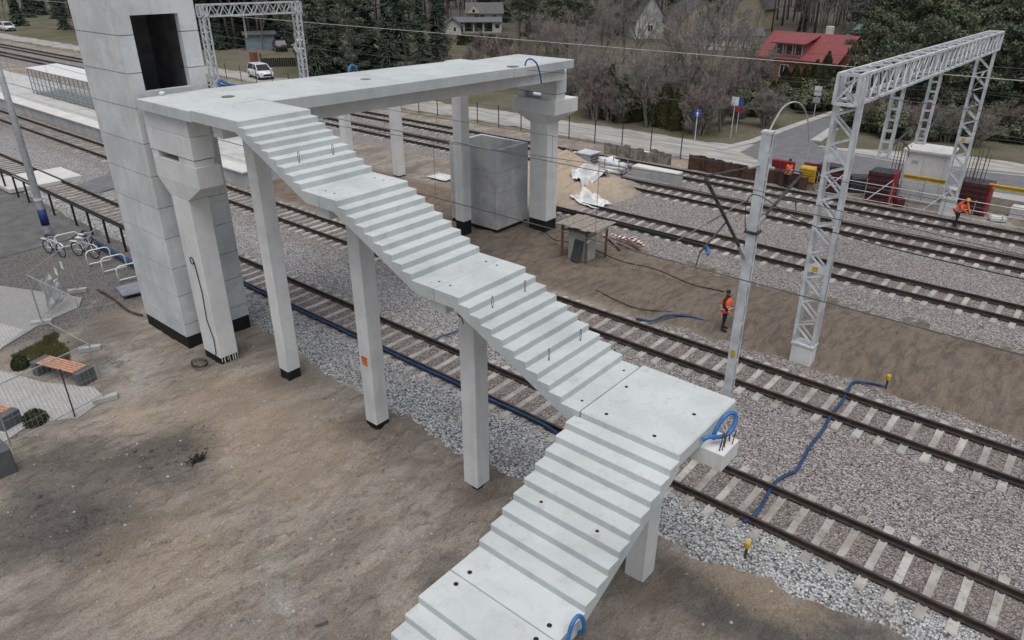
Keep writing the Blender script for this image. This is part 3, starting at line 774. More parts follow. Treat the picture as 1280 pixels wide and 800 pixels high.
lower_flight('stair flight at the bottom edge of the picture, below the lower landing', L4, 10, -6.488, -5.728, -2.87, -2.2, True)
L5 = L4 - 10 * RH
lower_flight('lowest stair flight reaching the ground, below the picture edge', L5, 10, -2.19, -1.5, 1.36, 2.0, True)

# --- columns under the stair
def stair_column(label, x, y, top, head_x, head_y, sock=.2, hz=.38):
    t = thing('stair_column', label, 'column', (x, y, 0), 0, 'square concrete columns carrying the stair')
    MB().cbox(x - .25, x + .25, y - .25, y + .25, sock, top - hz, .02).build('shaft', 'pier_concrete', t)
    MB().box(x - .235, x + .235, y - .235, y + .235, -.4, sock).build('waterproofed_base', 'bitumen', t)
    MB().cbox(head_x[0], head_x[1], head_y[0], head_y[1], top - hz, top, .015).build('crosshead', 'pier_concrete', t)
    return t
c1 = stair_column('stair column nearest the hammerhead pier, with a tall black foot', -19.42, 11.4, Z0 - .305, (-19.68, -19.2), (10.33, 12.2), .26)
c2 = stair_column('stair column with a small orange sign on its shaft', -14.97, 11.43, L1 - .305, (-15.2, -14.68), (10.33, 12.2), .10)
c3 = stair_column('stair column between the sign column and the corner landing', -10.79, 11.34, L2 - .305, (-11.18, -10.66), (10.33, 12.2), -.02)
c4 = stair_column('stair column beneath the square corner landing', -5.74, 11.38, L3 - .325, (-6.7, -4.08), (11.03, 11.72), -.08)
stair_column('stair column hidden under the lower landing', -5.70, 6.5, L4 - .305, (-6.5, -4.9), (6.25, 6.75), -.1)
stair_column('stair column under the landing below the picture edge', -5.70, 2.2, L5 - .305, (-6.5, -4.9), (1.95, 2.45), -.1)
g = MB(); g.box(-15.10, -14.86, 11.172, 11.178, 2.10, 2.38); o = g.build('warning_sign', 'orange', c2)
MB().box(-15.06, -14.90, 11.1685, 11.1715, 2.15, 2.33).build('sign_panel', 'yellow', o)
MB().bar((-15.09, 11.166, 2.345), (-14.87, 11.166, 2.345), .006, .02).build('sign_lettering', 'red_paint', o)
for zz in (2.22, 2.26): MB().bar((-15.04, 11.166, zz), (-14.92, 11.166, zz), .004, .012).build('sign_lettering', 'red_paint', o)
pts = [(-10.98 + .05 * math.cos(a), 11.075, 5.12 + .10 * math.sin(a) - a * .01) for a in [k * .5 for k in range(15)]]
MB().tube([(-10.75, 11.085, 5.28)] + pts + [(-10.85, 11.08, 4.82)], .012, 5).build('cable_tail', 'cable_black', c3)
pts = [(-22.45 + .11 * math.cos(a), 10.235, 3.72 + .12 * math.sin(a)) for a in [k * .45 for k in range(16)]]
MB().tube(pts + [(-22.3, 10.24, 3.6), (-22.2, 10.24, 2.6), (-22.28, 10.24, 1.6), (-22.05, 10.24, .9), (-22.1, 10.24, .35), (-22.3, 10.2, .02)], .016, 5).build('hanging_cable', 'cable_black', fp)

# far columns for the opposite stair
def far_column(label, x, y, top, base):
    t = thing('stair_column', label, 'column', (x, y, 0), 0, 'square concrete columns carrying the stair')
    MB().cbox(x - .29, x + .29, y - .29, y + .29, base, top, .02).build('shaft', 'pier_concrete', t)
    MB().box(x - .275, x + .275, y - .275, y + .275, -.4, base).build('waterproofed_base', 'bitumen', t)
far_column('free-standing concrete column in front of the open concrete shaft', -24.94, 25.75, 7.75, .62)
far_column('free-standing concrete column seen left of the open shaft, under the deck', -35.7, 30.95, 6.3, .05)
far_column('farthest free-standing concrete column, seen under the deck behind the top flight', -40.9, 30.95, 5.6, .05)
# second lift shaft under construction: four open rings
sh = thing('lift_shaft', 'unfinished open-topped concrete lift shaft of stacked rings between the tracks', 'lift shaft', (-25.1, 27.95, 0))
SL = [.12, 1.03, 2.05, 3.10, 4.22]
for a, b in zip(SL, SL[1:]): ring_mesh(a + .007, b - .007, -26.75, -23.5, 26.7, 29.2, .22).build('wall_ring', 'shaft_concrete', sh)
m = MB()
for b in SL[1:-1]: 
    for q in ((-26.73, -23.52, 26.72, 26.9), (-26.73, -23.52, 29.0, 29.18), (-26.73, -26.55, 26.9, 29.0), (-23.7, -23.52, 26.9, 29.0)): m.box(*q, b - .016, b + .016)
m.build('mortar_joint', 'grout', sh)
MB().box(-26.72, -23.53, 26.73, 29.17, -.4, .12).build('waterproofed_base', 'bitumen', sh)

# --- blue ducts
def curve_pts(P, n=8):
    P = [Vector(p) for p in P]; Q = []
    for i in range(len(P) - 1):
        p0, p1, p2, p3 = P[max(i - 1, 0)], P[i], P[i + 1], P[min(i + 2, len(P) - 1)]
        for k in range(n):
            t = k / n; Q.append(.5 * ((2 * p1) + (p2 - p0) * t + (2 * p0 - 5 * p1 + 4 * p2 - p3) * t * t + (3 * p1 - p0 - 3 * p2 + p3) * t ** 3))
    return Q + [P[-1]]
def hose(label, P, r, mat='blue_bright', ribs=False, n=8, name='cable_duct', cat='duct'):
    if 'blue' in mat:
        n = max(n, 14); Q = curve_pts(P, n); rr = [r * (1.06 if i % 2 else .93) for i in range(len(Q))]
    else: Q = curve_pts(P, n); rr = r
    return tag(MB().tube(Q, rr, 8).build(name, mat, None, True), label, cat)
# loop at the corner landing, coming out of the slab edge onto the beam end
zb = L3 - .325
lp = thing('cable_duct', 'bright blue ribbed duct looping out of the corner landing onto the beam end', 'duct', (-4.3, 11.4, zb))
P = [(-4.56, 10.86, 4.46), (-4.45, 10.98, 4.55), (-4.35, 11.2, 4.50), (-4.22, 11.45, 4.42), (-4.06, 11.72, 4.50), (-4.00, 11.95, 4.78), (-4.08, 12.02, 5.06), (-4.2, 11.84, 5.12), (-4.3, 11.62, 4.98), (-4.36, 11.45, 4.74), (-4.40, 11.38, 4.50), (-4.4, 11.36, 4.3)]
P = [Vector((-4.45, 11.12, 4.43)) + (Vector(p) - Vector((-4.45, 11.12, 4.43))) * .60 for p in P]; Q = curve_pts(P, 10); MB().tube(Q, [.040 + .005 * (i % 2) for i in range(len(Q))], 9).build('duct_pipe', 'blue_bright', lp, True)
m = MB()
for i in range(9):
    x, y = -4.12 - .05 * (i % 3) - rnd.uniform(0, .12), 11.12 + .06 * i; m.tube([(x, y, zb), (x + rnd.uniform(-.05, .05), y + rnd.uniform(-.04, .04), zb + rnd.uniform(.2, .36))], .011, 5)
m.build('starter_bar', 'rebar', lp)
g0 = G(718, 790, L4)
hose('blue duct loop poking up beside the lower landing at the bottom edge', [(LX1 + .015, 6.62, 2.80), (LX1 + .09, 6.62, 3.02), (LX1 + .09, 6.72, 3.30), (LX1 + .09, 6.88, 3.36), (LX1 + .11, 7.0, 3.22), (LX1 + .12, 7.04, 2.95), (LX1 + .02, 7.06, 2.78)], .036)
hose('blue duct hanging over the end block of the deck', [(-20.35, 25.0, 8.53), (-20.3, 25.05, 8.8), (-20.2, 25.2, 8.88), (-20.1, 25.45, 8.72), (-20.15, 25.75, 8.35), (-20.2, 25.95, 7.95), (-20.22, 26.0, 7.8)], .036)
d0 = deck_z(18)
hose('blue duct loop standing at the far edge of the deck', [(-23.54, 18.3, 8.5), (-23.6, 18.28, 8.8), (-23.6, 18.42, 8.98), (-23.62, 18.62, 8.94), (-23.62, 18.7, 8.75), (-23.55, 18.72, 8.5)], .045)
hose('blue ducts standing beside the lift tower at the back of the deck', [(-23.62, 12.9, 8.4), (-23.66, 12.95, 9.0), (-23.62, 13.1, 8.95), (-23.6, 13.3, 8.85), (-23.66, 13.6, 8.75), (-23.6, 13.7, 8.5)], .045)
zr = .215
hose('dark blue duct strapped along the nearest rail', [(x, 14.45 + .012 * math.sin(x * 2), .13) for x in [-34 + i * 1.0 for i in range(24)]] + [(-10.4, 14.38, .10), (-10.0, 14.3, .08), (-9.8, 14.1, .07)], .047, 'blue_hose', n=3)
P = [G(1104, 483, .35), G(1085, 479, .06), G(1068, 477, .06), G(1060, 488, .06), G(1052, 503, .1), G(1040, 517, .07), G(1027, 540, .06), G(1014, 556, .06), G(1003, 575, .06), G(995, 588, .06), G(975, 598, .06), G(963, 612, .06), G(950, 635, .1), G(942, 645, .05), G(930, 652, .05)]
for i in (2, 3, 4, 5, 12): P[i] = P[i].copy()
hose('blue duct snaking across the ballast and under the rails to a yellow marker', [Vector((p.x, p.y, p.z)) for p in P], .046, 'blue_hose')
hose('blue duct lying beside the second track near the standing worker', [G(795, 398, .06), G(815, 401, .1), G(835, 394, .12), G(860, 395, .08), G(885, 402, .05), G(900, 404, .04)], .05, 'blue_hose')
hose('short blue cable lying across the nearest track beneath the stair', [G(537, 433, .05), G(548, 422, .09), G(560, 418, .09), G(574, 413, .06)], .03, 'blue_hose')
hose('black pipe lying along the near rail of the third track', [(-23.6, 31.6, .10), (-20, 31.58, .12), (-16.5, 31.56, .12), (-14.1, 31.5, .12)], .10, 'cable_black', n=4, cat='pipe', name='pipe')
hose('light blue cable end hanging at the third track', [(-14.1, 31.45, .14), (-13.9, 31.2, .10), (-13.7, 30.8, .03)], .07, 'blue_bright')
hose('black cable lying along the ballast edge by the third track', [G(640 + 4 * i, 268 + 1.25 * i + 3 * math.sin(i * .5), .03) if i < 8 else G(690 + 14 * (i - 8), 296 + 4.6 * (i - 8) + 2 * math.sin(i), .25) for i in range(6, 26)], .025, 'cable_black', n=3, cat='cable', name='cable')
hose('thin black cable crossing the sand behind the second track', [G(745, 362, .02), G(770, 375, .02), G(800, 386, .02), G(850, 391, .02), G(910, 402, .05), G(940, 411, .05), G(985, 414, .1)], .02, 'cable_black', n=4, cat='cable', name='cable')
for i, (x, y, lab) in enumerate(((-3.7, 23.5, 'yellow-capped marker post at the foot of the brown bank'), (-4.04, 13.32, 'yellow-capped marker post on the pale ballast near the lower edge'))):
    t = thing('marker_post', lab, 'marker', (x, y, 0), 0, 'yellow-capped marker posts')
    MB().lathe([(.035, -.2), (.035, .33)], (x, y, 0), 8).build('post', 'steel_dark', t); MB().lathe([(.06, .31), (.075, .34), (.075, .47), (.055, .50)], (x, y, 0), 10).build('cap', 'yellow', t)
# ================================================================== OVERHEAD LINE
def lattice_leg(m, base, top, wx, wy, chord, brace, n, taper=1.0, faces=(0, 1, 2, 3)):
    """four corner chords with zigzag bracing between base and top (vertical)"""
    (bx, by, bz), (tx, ty, tz) = base, top
    def c(i, t):
        sx, sy = ((-1, -1), (1, -1), (1, 1), (-1, 1))[i]; k = 1 + (taper - 1) * t
        return Vector((bx + (tx - bx) * t + sx * wx / 2 * k, by + (ty - by) * t + sy * wy / 2 * k, bz + (tz - bz) * t))
    for i in range(4): m.bar(c(i, 0), c(i, 1), chord)
    for f in faces:
        a, b = (f, (f + 1) % 4) if f < 2 else ((f + 1) % 4, f)
        for k in range(n):
            t0, t1 = k / n, (k + 1) / n; tm = t0 + (t1 - t0) * .68
            m.bar(c(b, t0), c(a, tm), brace); m.bar(c(a, tm), c(b, t1), brace * .9)
def lattice_beam(m, p, q, wx, h, chord, brace, n):
    """box truss from p to q (centres of the top face), width wx across, depth h"""
    p, q = Vector(p), Vector(q); d = (q - p).normalized(); s = d.cross(Vector((0, 0, 1))).normalized() * wx / 2
    def c(i, t):
        o = p.lerp(q, t); return o + (s if i in (0, 3) else -s) - Vector((0, 0, h if i > 1 else 0))
    for i in range(4): m.bar(c(i, 0), c(i, 1), chord)
    for a, b in ((0, 3), (1, 2), (0, 1), (3, 2)):
        for k in range(n):
            t0, t1 = k / n, (k + 1) / n; tm = (t0 + t1) / 2
            if (a, b) in ((0, 3), (1, 2)): m.bar(c(a, t0), c(b, tm), brace); m.bar(c(b, tm), c(a, t1), brace)
            else: m.bar(c(a, t0), c(b, t1) if k % 2 else c(b, t0), brace * .8); m.bar(c(a, t0) if k % 2 == 0 else c(b, t0), c(b, t1) if k % 2 == 0 else c(a, t1), brace * .8)
    for t in (0, 1):
        for a, b in ((0, 1), (1, 2), (2, 3), (3, 0)): m.bar(c(a, t), c(b, t), chord)
        m.bar(c(0, t), c(2, t), brace)
def insulator(m, p, q, r=.05, n=5):
    p, q = Vector(p), Vector(q); prof = []
    pts = []; rs = []
    for i in range(n * 2 + 1): pts.append(p.lerp(q, i / (n * 2))); rs.append(r if i % 2 else r * .45)
    m.tube(pts, rs, 8)
def cantilever(parent, root_lo, root_hi, tip, mess):
    """dark tubular bracket: strut from the lower root to the messenger seat, tie from the upper root, steady arm"""
    m = MB(); lo, hi, tip, mess = Vector(root_lo), Vector(root_hi), Vector(tip), Vector(mess)
    a = lo.lerp(mess, .18); b = hi.lerp(mess, .22)
    m.tube([a, mess], .045, 8); m.tube([b, mess + Vector((0, 0, .05))], .022, 6)
    mid = lo.lerp(mess, .5); m.tube([mid, mid.lerp(tip, .9) + Vector((0, 0, .25))], .025, 6); m.tube([mid.lerp(tip, .9) + Vector((0, 0, .25)), tip], .016, 6)
    o = m.build('cantilever', 'steel_dark', parent)
    for p_, q_, r_ in ((lo, a, .07), (hi, b, .055)): m = MB(); insulator(m, p_, q_, r_); m.build('insulator', 'galv_grey', o)
    return o
# big gantry on the right
gt = thing('catenary_gantry', 'large white lattice gantry spanning the far tracks on the right', 'gantry', (-6.6, 34.6, 0), 0, 'white lattice catenary gantries')
for i, (y, zt, zc) in enumerate(((23.55, 9.6, .62), (45.35, 9.36, .75))):
    m = MB(); lattice_leg(m, (-6.52, y, zc + .1), (-6.66, y, zt - .05), .66, .30, .10, .055, 10, 1.0, (0, 2)); o = m.build('lattice_leg', 'galv', gt)
    MB().box(-6.9, -6.12, y - .26, y + .26, zc + .02, zc + .10).build('base_plate', 'galv', o)
    m = MB(); m.box(-6.93, -6.28, y - .19, y - .165, 3.35, 3.62) if i == 0 else m.box(-6.93, -6.28, y - .19, y - .165, 3.9, 4.2); m.build('identification_plate', 'galv', o)
    MB().box(-6.70, -6.52, y - .2, y - .192, 3.4 if i == 0 else 3.95, 3.57 if i == 0 else 4.15).build('number_plate', 'yellow', o)
    m = MB(); m.box(-6.93, -6.29, y - .17, y - .14, 7.0, 7.38); m.build('gusset_plate', 'galv', o) if i == 0 else None
    tag(MB().cbox(-6.88, -6.14, y - .24, y + .24, -.4, zc, .04).build('foundation_block', 'pier_concrete'), 'concrete foundation block under the near leg of the right gantry' if i == 0 else 'concrete foundation block under the far leg of the right gantry', 'foundation', 'gantry foundations')
m = MB(); lattice_beam(m, (-6.68, 23.2, 9.62), (-6.6, 46.3, 9.36), .62, .84, .085, .045, 26); m.build('truss_beam', 'galv', gt)
for y, zt, zb_ in ((28.95, 8.75, 6.2), (34.55, 8.7, 5.75)):
    m = MB()
    for s in (-1, 1):
        for e in (-.14, .14): m.bar((-6.6 + s * .16, y + e, zt + .7), (-6.6 + s * .16, y + e, zb_), .06)
    k = zb_ + .15
    while k < zt:
        m.bar((-6.76, y - .14, k), (-6.44, y - .14, k), .04); m.bar((-6.76, y + .14, k), (-6.44, y + .14, k), .04); k += .38
    m.box(-6.8, -6.4, y - .18, y + .18, zb_ - .06, zb_); m.build('drop_post', 'galv', gt)
cantilever(gt, (-6.5, 45.0, 5.9), (-6.5, 45.0, 7.5), (-6.4, 42.75, 5.55), (-6.4, 42.4, 6.9))
cantilever(gt, (-6.6, 34.75, 6.0), (-6.6, 34.75, 7.6), (-6.5, 38.65, 5.5), (-6.5, 38.3, 6.8))
cantilever(gt, (-6.6, 29.1, 6.3), (-6.6, 29.1, 7.6), (-6.5, 32.55, 5.5), (-6.5, 32.2, 6.8))
# steel mast behind the corner landing
mt = thing('catenary_mast', 'pale steel catenary mast rising behind the corner landing', 'mast', (-6.95, 18.3, 0))
m = MB()
for s in (-1, 1):
    m.box(-7.07, -6.83, 18.3 + s * .105 - .012, 18.3 + s * .105 + .012, -.1, 8.70)
    m.box(-7.07, -7.045, 18.3 + s * .068 - .024, 18.3 + s * .068 + .024, -.1, 8.69); m.box(-6.855, -6.83, 18.3 + s * .068 - .024, 18.3 + s * .068 + .024, -.1, 8.69)
for k in range(14): m.box(-7.06, -6.84, 18.21, 18.39, .3 + k * .6, .36 + k * .6)
m.build('channel_post', 'galv', mt)
MB().box(-7.09, -6.81, 18.17, 18.43, 8.70, 8.76).build('cap_plate', 'galv', mt)
MB().box(-6.99, -6.88, 18.172, 18.182, 2.28, 2.5).build('number_plate', 'yellow', mt)
MB().box(-7.13, -6.77, 18.13, 18.47, 6.05, 6.12).build('bracket_band', 'steel_dark', mt)
cantilever(mt, (-7.0, 18.15, 5.35), (-7.0, 18.15, 7.9), (-7.1, 15.35, 5.95), (-7.1, 15.3, 8.15))
MB().tube(curve_pts([(-6.95, 18.3, 8.7), (-6.9, 18.9, 9.25), (-6.8, 19.6, 9.3), (-6.75, 20.3, 8.9), (-6.7, 20.7, 8.2), (-6.7, 20.8, 7.6)], 6), .02, 6).build('jumper_lead', 'wire_pale', mt)
cantilever(mt, (-6.95, 18.45, 6.2), (-6.95, 18.45, 7.8), (-6.9, 21.3, 5.95), (-6.9, 21.25, 7.05))
m = MB(); ge = G(712, 379); gs = Vector((-6.95, 18.42, 7.15)); m.tube([gs, gs.lerp(ge, .5), ge], .014, 5); m.build('guy_rod', 'wire_pale', mt)
m = MB(); insulator(m, gs.lerp(ge, .12), gs.lerp(ge, .2), .05); m.build('guy_insulator', 'galv_grey', mt)
MB().tube(curve_pts([(-7.12, 18.2, 6.1), (-7.2, 18.2, 6.8), (-6.8, 17.9, 7.2), (-5.0, 17.0, 7.0), (-1, 15.6, 7.3), (4, 15.35, 7.5)], 8), .012, 5).build('feeder_lead', 'cable_black', mt)
# smaller gantry behind the tower
g2 = thing('catenary_gantry', 'smaller white lattice gantry behind the lift tower', 'gantry', (-65, 40, 0), 0, 'white lattice catenary gantries')
for y in (35.15, 44.75):
    m = MB(); lattice_leg(m, (-65, y, 0), (-65, y, 9.1), .6, .5, .12, .07, 9, 1.0, (0, 1)); m.build('lattice_leg', 'galv', g2)
m = MB(); lattice_beam(m, (-65, 34.8, 9.15), (-65, 45.15, 9.05), .6, .95, .12, .07, 9); m.build('truss_beam', 'galv', g2)
cantilever(g2, (-65, 44.4, 5.9), (-65, 44.4, 7.4), (-65, 42.7, 5.6), (-65, 42.4, 7.0))
m = MB(); m.bar((-65, 39.0, 9.0), (-65, 39.0, 6.2), .12); m.build('drop_post', 'galv_grey', g2)
# masts at far left, further gantries along the line
def tall_mast(label, x, y, h, arm):
    t = thing('catenary_mast', label, 'mast', (x, y, 0)); m = MB(); lattice_leg(m, (x, y, 0), (x, y, h), .42, .36, .08, .05, 18, .7); m.build('lattice_post', 'galv', t)
    MB().cbox(x - .35, x + .35, y - .35, y + .35, -.3, .35, .03).build('foundation', 'kerb_concrete', t)
    cantilever(t, (x, y - .2, 5.9), (x, y - .2, 7.4), (x, y + arm, 5.6), (x, y + arm, 7.0)); return t
tall_mast('slim white lattice mast at the far left beyond the tracks', -117, 44.9, 11, -2.2)
tall_mast('white lattice mast on the platform side at the left picture edge', -72.5, 18.3, 9.0, 2.9)
# lamp pole with blue band
x, y = -40.6, 11.55
lpz = thing('lamp_pole', 'tall grey concrete pole with a blue band near its foot', 'pole', (x, y, 0))
MB().lathe([(.20, -.2), (.19, .3), (.155, 5), (.12, 10.5)], (x, y, 0), 12).build('pole', 'galv_grey', lpz, True)
MB().lathe([(.196, .62), (.190, 1.45)], (x, y, 0), 14).build('painted_band', 'blue_band', lpz, True)
MB().lathe([(.20, 1.9), (.20, 2.02)], (x, y, 0), 12).build('clamp', 'galv', lpz)
# wires
def wire(label, y, z, x0, x1, r=.012, mat='wire', sag=0.0, sp=26.0, ph=0.0):
    pts = []
    n = int((x1 - x0) / 2.0)
    for i in range(n + 1):
        x = x0 + (x1 - x0) * i / n; t = ((x - ph) / sp) % 1.0; pts.append((x, y, z - sag * 4 * t * (1 - t)))
    return pts, MB().tube(pts, r, 5)
def catenary(label, y, zc, zm, x0, x1, sag, sp, ph, dz=0):
    t = thing('overhead_wire', label, 'wire', ((x0 + x1) / 2, y, zc), 0, 'overhead contact wires')
    _, m = wire('', y, zc, x0, x1, .015 if y < 25 else .009); m.build('contact_wire', 'wire', t)
    pts, m = wire('', y, zm, x0, x1, .009, sag=sag, sp=sp, ph=ph); m.build('messenger_wire', 'wire', t)
    m = MB()
    for (x, yy, z) in pts[1::3]: m.tube([(x, y, zc), (x, y, z)], .006, 4)
    o = m.build('dropper', 'wire', t); o['kind'] = 'stuff'
catenary('contact and carrier wires over the nearest track', TRACKS[0], 5.95, 8.15, -120, 12, .75, 52, -7)
catenary('contact and carrier wires over the second track', TRACKS[1], 5.93, 7.05, -120, 12, .30, 52, -7)
catenary('contact and carrier wires over the fourth track', TRACKS[3], 5.5, 6.9, -120, 12, .35, 52, -6.6)
catenary('contact and carrier wires over the farthest track', TRACKS[4], 5.5, 6.9, -120, 12, .35, 52, -6.6)
_, m = wire('', 36.2, 8.3, -140, 14, .021, 'wire_pale'); tag(m.build('feeder_cable', 'wire_pale'), 'thick pale cable running high above the far tracks', 'cable')
for y_, z_, lab in ((12.9, 10.4, 'thin dark line passing highest above the nearest track'), (24.6, 8.9, 'thin dark line strung beside the near gantry leg'), (30.3, 7.3, 'thin dark line above the sand bank and third track'), (45.6, 6.4, 'thin dark line above the farthest track edge')):
    if y_ < 20: continue
    _, m = wire('', y_, z_, -140, 14, .011, 'wire', .5, 52, -6.6); tag(m.build('power_line', 'wire'), lab, 'cable')
_, m = wire('', 47.0, 7.6, -140, 14, .015, 'wire'); tag(m.build('power_line', 'wire'), 'thin dark line above the gravel road', 'cable')

# ================================================================== LEFT SIDE: fence, bicycles, stands, benches
fn = thing('guard_rail_fence', 'low black steel fence along the nearest track at left', 'fence', (-43, 13.2, 0))
for x in (-55.6, -53.7, -51.75, -49.8, -48.1, -46.3, -44.4, -41.4, -39.5, -37.6, -35.7, -33.6): MB().box(x - .045, x + .045, 13.16, 13.25, -.3, 1.12).build('post', 'black_paint', fn)
MB().box(-56, -33.4, 13.17, 13.24, 1.12, 1.19).build('top_rail', 'black_paint', fn)
sg = G(4, 205, 0); t = thing('warning_board', 'small yellow and white warning board at the left picture edge', 'sign', (-52.6, 13.0, 0))
MB().bar((-52.6, 13.0, -.2), (-52.6, 13.0, 2.1), .05).build('post', 'galv_grey', t); MB().box(-52.9, -52.3, 12.96, 12.99, 1.75, 2.5).build('board', 'yellow', t); MB().box(-52.84, -52.36, 12.952, 12.958, 2.12, 2.44).build('panel', 'white_paint', t)
def bicycle(label, loc, rz, fmat, mud, seat='black_paint'):
    t = thing('bicycle', label, 'bicycle', loc, rz, 'bicycles parked by the fence'); W = .33
    for i, x in enumerate((-.52, .52)):
        cp = [(x + W * math.cos(a), 0, W + W * math.sin(a)) for a in [2 * math.pi * k / 20 for k in range(20)]]
        wl = MB().tube(cp, .022, 6, closed=True).build('wheel', 'tyre', t, False, True)
        m = MB()
        for k in range(9):
            a = 2 * math.pi * k / 9; m.tube([(x, 0, W), (x + .31 * math.cos(a), 0, W + .31 * math.sin(a))], .004, 3)
        m.tube([(x, -.05, W), (x, .05, W)], .03, 6); m.build('spokes', 'galv', wl, False, True)
        ar = [(x + .37 * math.cos(a), 0, W + .37 * math.sin(a)) for a in [R(20 + k * 14) + (.2 if i else .5) for k in range(10)]]
        m = MB()
        for p, q in zip(ar, ar[1:]): m.bar(p, q, .06, .012, up=(p[0] - x, 0, p[2] - W))
        m.build('mudguard', mud, t, False, True)
    m = MB(); bb, st, hd, hdl = (-.06, 0, .30), (-.20, 0, .78), (.36, 0, .86), (.40, 0, .70)
    for p, q in ((bb, st), (bb, hdl), (st, hdl), ((-.52, 0, W), bb), ((-.52, 0, W), st), (hdl, (.52, 0, W)), (hdl, hd), ((-.10, 0, .42), (.38, 0, .78))): m.tube([p, q], .02, 6)
    m.build('frame', fmat, t, False, True)
    m = MB(); m.tube([st, (-.23, 0, .90)], .015, 6); m.build('seat_post', 'galv', t, False, True)
    MB().prism([(-.36, .90), (-.05, .93), (-.03, .97), (-.36, .98)], 'y', -.07, .07).build('saddle', seat, t, False, True)
    m = MB(); m.tube([hd, (.34, 0, 1.0)], .014, 6); m.tube([(.22, -.28, 1.02), (.34, -.15, 1.05), (.36, 0, 1.0), (.34, .15, 1.05), (.22, .28, 1.02)], .013, 6); m.build('handlebar', 'galv', t, False, True)
    m = MB(); m.box(-.82, -.38, -.07, .07, .72, .735); m.tube([(-.52, .06, W), (-.7, .06, .72)], .008, 5); m.build('rear_rack', 'galv', t, False, True)
    m = MB(); m.lathe([(.09, 0), (.09, .01)], (0, 0, 0), 12); m.v = [(v[0] - .06, v[2] - .03, v[1] + .30) for v in m.v]; m.build('chainring', 'steel_dark', t, False, True)
    return t
bicycle('white city bicycle parked nearest the lamp pole', (-37.6, 10.75, -.03), R(12), 'white_paint', 'white_paint')
bicycle('silver bicycle leaning on the stand beside the white bicycle', (-36.2, 11.6, -.03), R(20), 'galv', 'galv', 'off_white')
b3 = bicycle('dark blue bicycle standing behind the white and silver ones', (-36.9, 12.1, -.03), R(8), 'blue_band', 'steel_dark')
def rack(label, A, B):
    x, y = (A.x + B.x) / 2, (A.y + B.y) / 2; rz = math.atan2(B.y - A.y, B.x - A.x)
    t = thing('bicycle_stand', label, 'bicycle stand', (x, y, -.03), rz, 'white hoop bicycle stands'); t.scale = ((B - A).length / .96, 1, 1)
    P = [(-.48, 0, -.2), (-.48, 0, .55)] + [(-.48 + .2 - .2 * math.cos(a), 0, .55 + .2 * math.sin(a)) for a in [R(18 * k) for k in range(1, 6)]] + [(.48 - .2 + .2 * math.sin(a), 0, .55 + .2 * math.cos(a)) for a in [R(18 * k) for k in range(0, 6)]] + [(.48, 0, -.2)]
    MB().tube(P, .03, 8).build('hoop', 'white_paint', t, True, True); MB().tube([(-.48, 0, .12), (.48, 0, .12)], .028, 8).build('cross_bar', 'white_paint', t, True, True)
for lab, px, py in (('white hoop bicycle stand next to the silver bicycle', 111, 333), ('white hoop bicycle stand in the middle of the row', 130, 342), ('white hoop bicycle stand closest to the lift tower', 149, 353), ('white hoop bicycle stand behind the white bicycle', 72, 313)):
    rack(lab, G(px, py), G(px + 29, py - 7))
hose('blue pipe bundle lying along the fence behind the stands', [(-37.5, 12.6, .1), (-35, 12.5, .14), (-33.2, 12.45, .12), (-31, 12.4, .1)], .12, 'blue_hose', n=4, cat='pipe', name='pipe_bundle')
g = G(160, 366); m = MB(); a = R(25)
def rotbox(cx, cy, z0, z1, lx, ly, ang, tilt=0):
    ca, sa = math.cos(ang), math.sin(ang); vs = []
    for z in (z0, z1):
        for dx, dy in ((-1, -1), (1, -1), (1, 1), (-1, 1)):
            u, v = dx * lx / 2, dy * ly / 2; vs.append((cx + u * ca - v * sa, cy + u * sa + v * ca, z + tilt * dx))
    return MB().add(vs, [(0, 3, 2, 1), (4, 5, 6, 7), (0, 1, 5, 4), (1, 2, 6, 5), (2, 3, 7, 6), (3, 0, 4, 7)])
simple('sheet_metal', (.24, .25, .29), .4, .2, 3, spec=.5)
tag(rotbox(g.x - .1, g.y + .2, .05, .10, 1.5, .95, R(-12), .06).build('metal_sheet', 'sheet_metal'), 'grey metal sheet lying on sand at the tower foot', 'sheet')
P = [G(122, 362, .05), G(140, 372, .06), (G(160, 388, .05)), G(178, 394, .04)]
hose('rusty bar lying on sand in front of the tower foot', P, .04, 'rust', n=3, cat='bar', name='steel_bar')
# mobile site fence panels with concrete feet
def fence_panel(label, A, B, h, lean=0.0, mesh=True, posts=()):
    A, B = Vector(A), Vector(B); t = thing('site_fence_panel', label, 'fence', A.lerp(B, .5), 0, 'mobile site fence panels')
    d = (B - A).normalized(); nrm = Vector((-d.y, d.x, 0)); up = Vector((0, 0, 1)) + nrm * lean; up = up * h
    m = MB()
    for p, q in ((A, A + up), (B, B + up), (A + up, B + up), (A + up * .06, B + up * .06)): m.tube([p, q], .018, 6)
    m.build('frame', 'galv_grey', t)
    if mesh:
        m = MB(); L = (B - A).length; k = .12
        while k < L: m.tube([A + d * k + up * .06, A + d * k + up], .0032, 3, False); k += .14
        z = .25
        while z < 1: m.tube([A + up * z, B + up * z], .0032, 3, False); z += .18
        o = m.build('wire_mesh', 'galv_grey', t); o['kind'] = 'stuff'
    return t
def foot(label, p, rz):
    tag(rotbox(p[0], p[1], -.03, .13, .72, .22, rz).build('concrete_block', 'kerb_concrete'), label, 'block', 'concrete fence feet')
A = G(131, 500); B = G(16, 553); B = Vector((B.x, B.y, 0))
A2 = G(97, 383, 1.95); 
PA, PB, PC, PD = Vector((-22.6, 6.62, .1)), Vector((-21.95, 3.75, .1)), Vector((-30.1, 7.45, .1)), Vector((-32.8, 9.65, .1))
PD = Vector((-32.2, 9.6, .1))
fence_panel('mobile fence panel in front of the wooden bench', PA, PB, 1.95, 0)
PE = G(113, 437); PE.z = .1
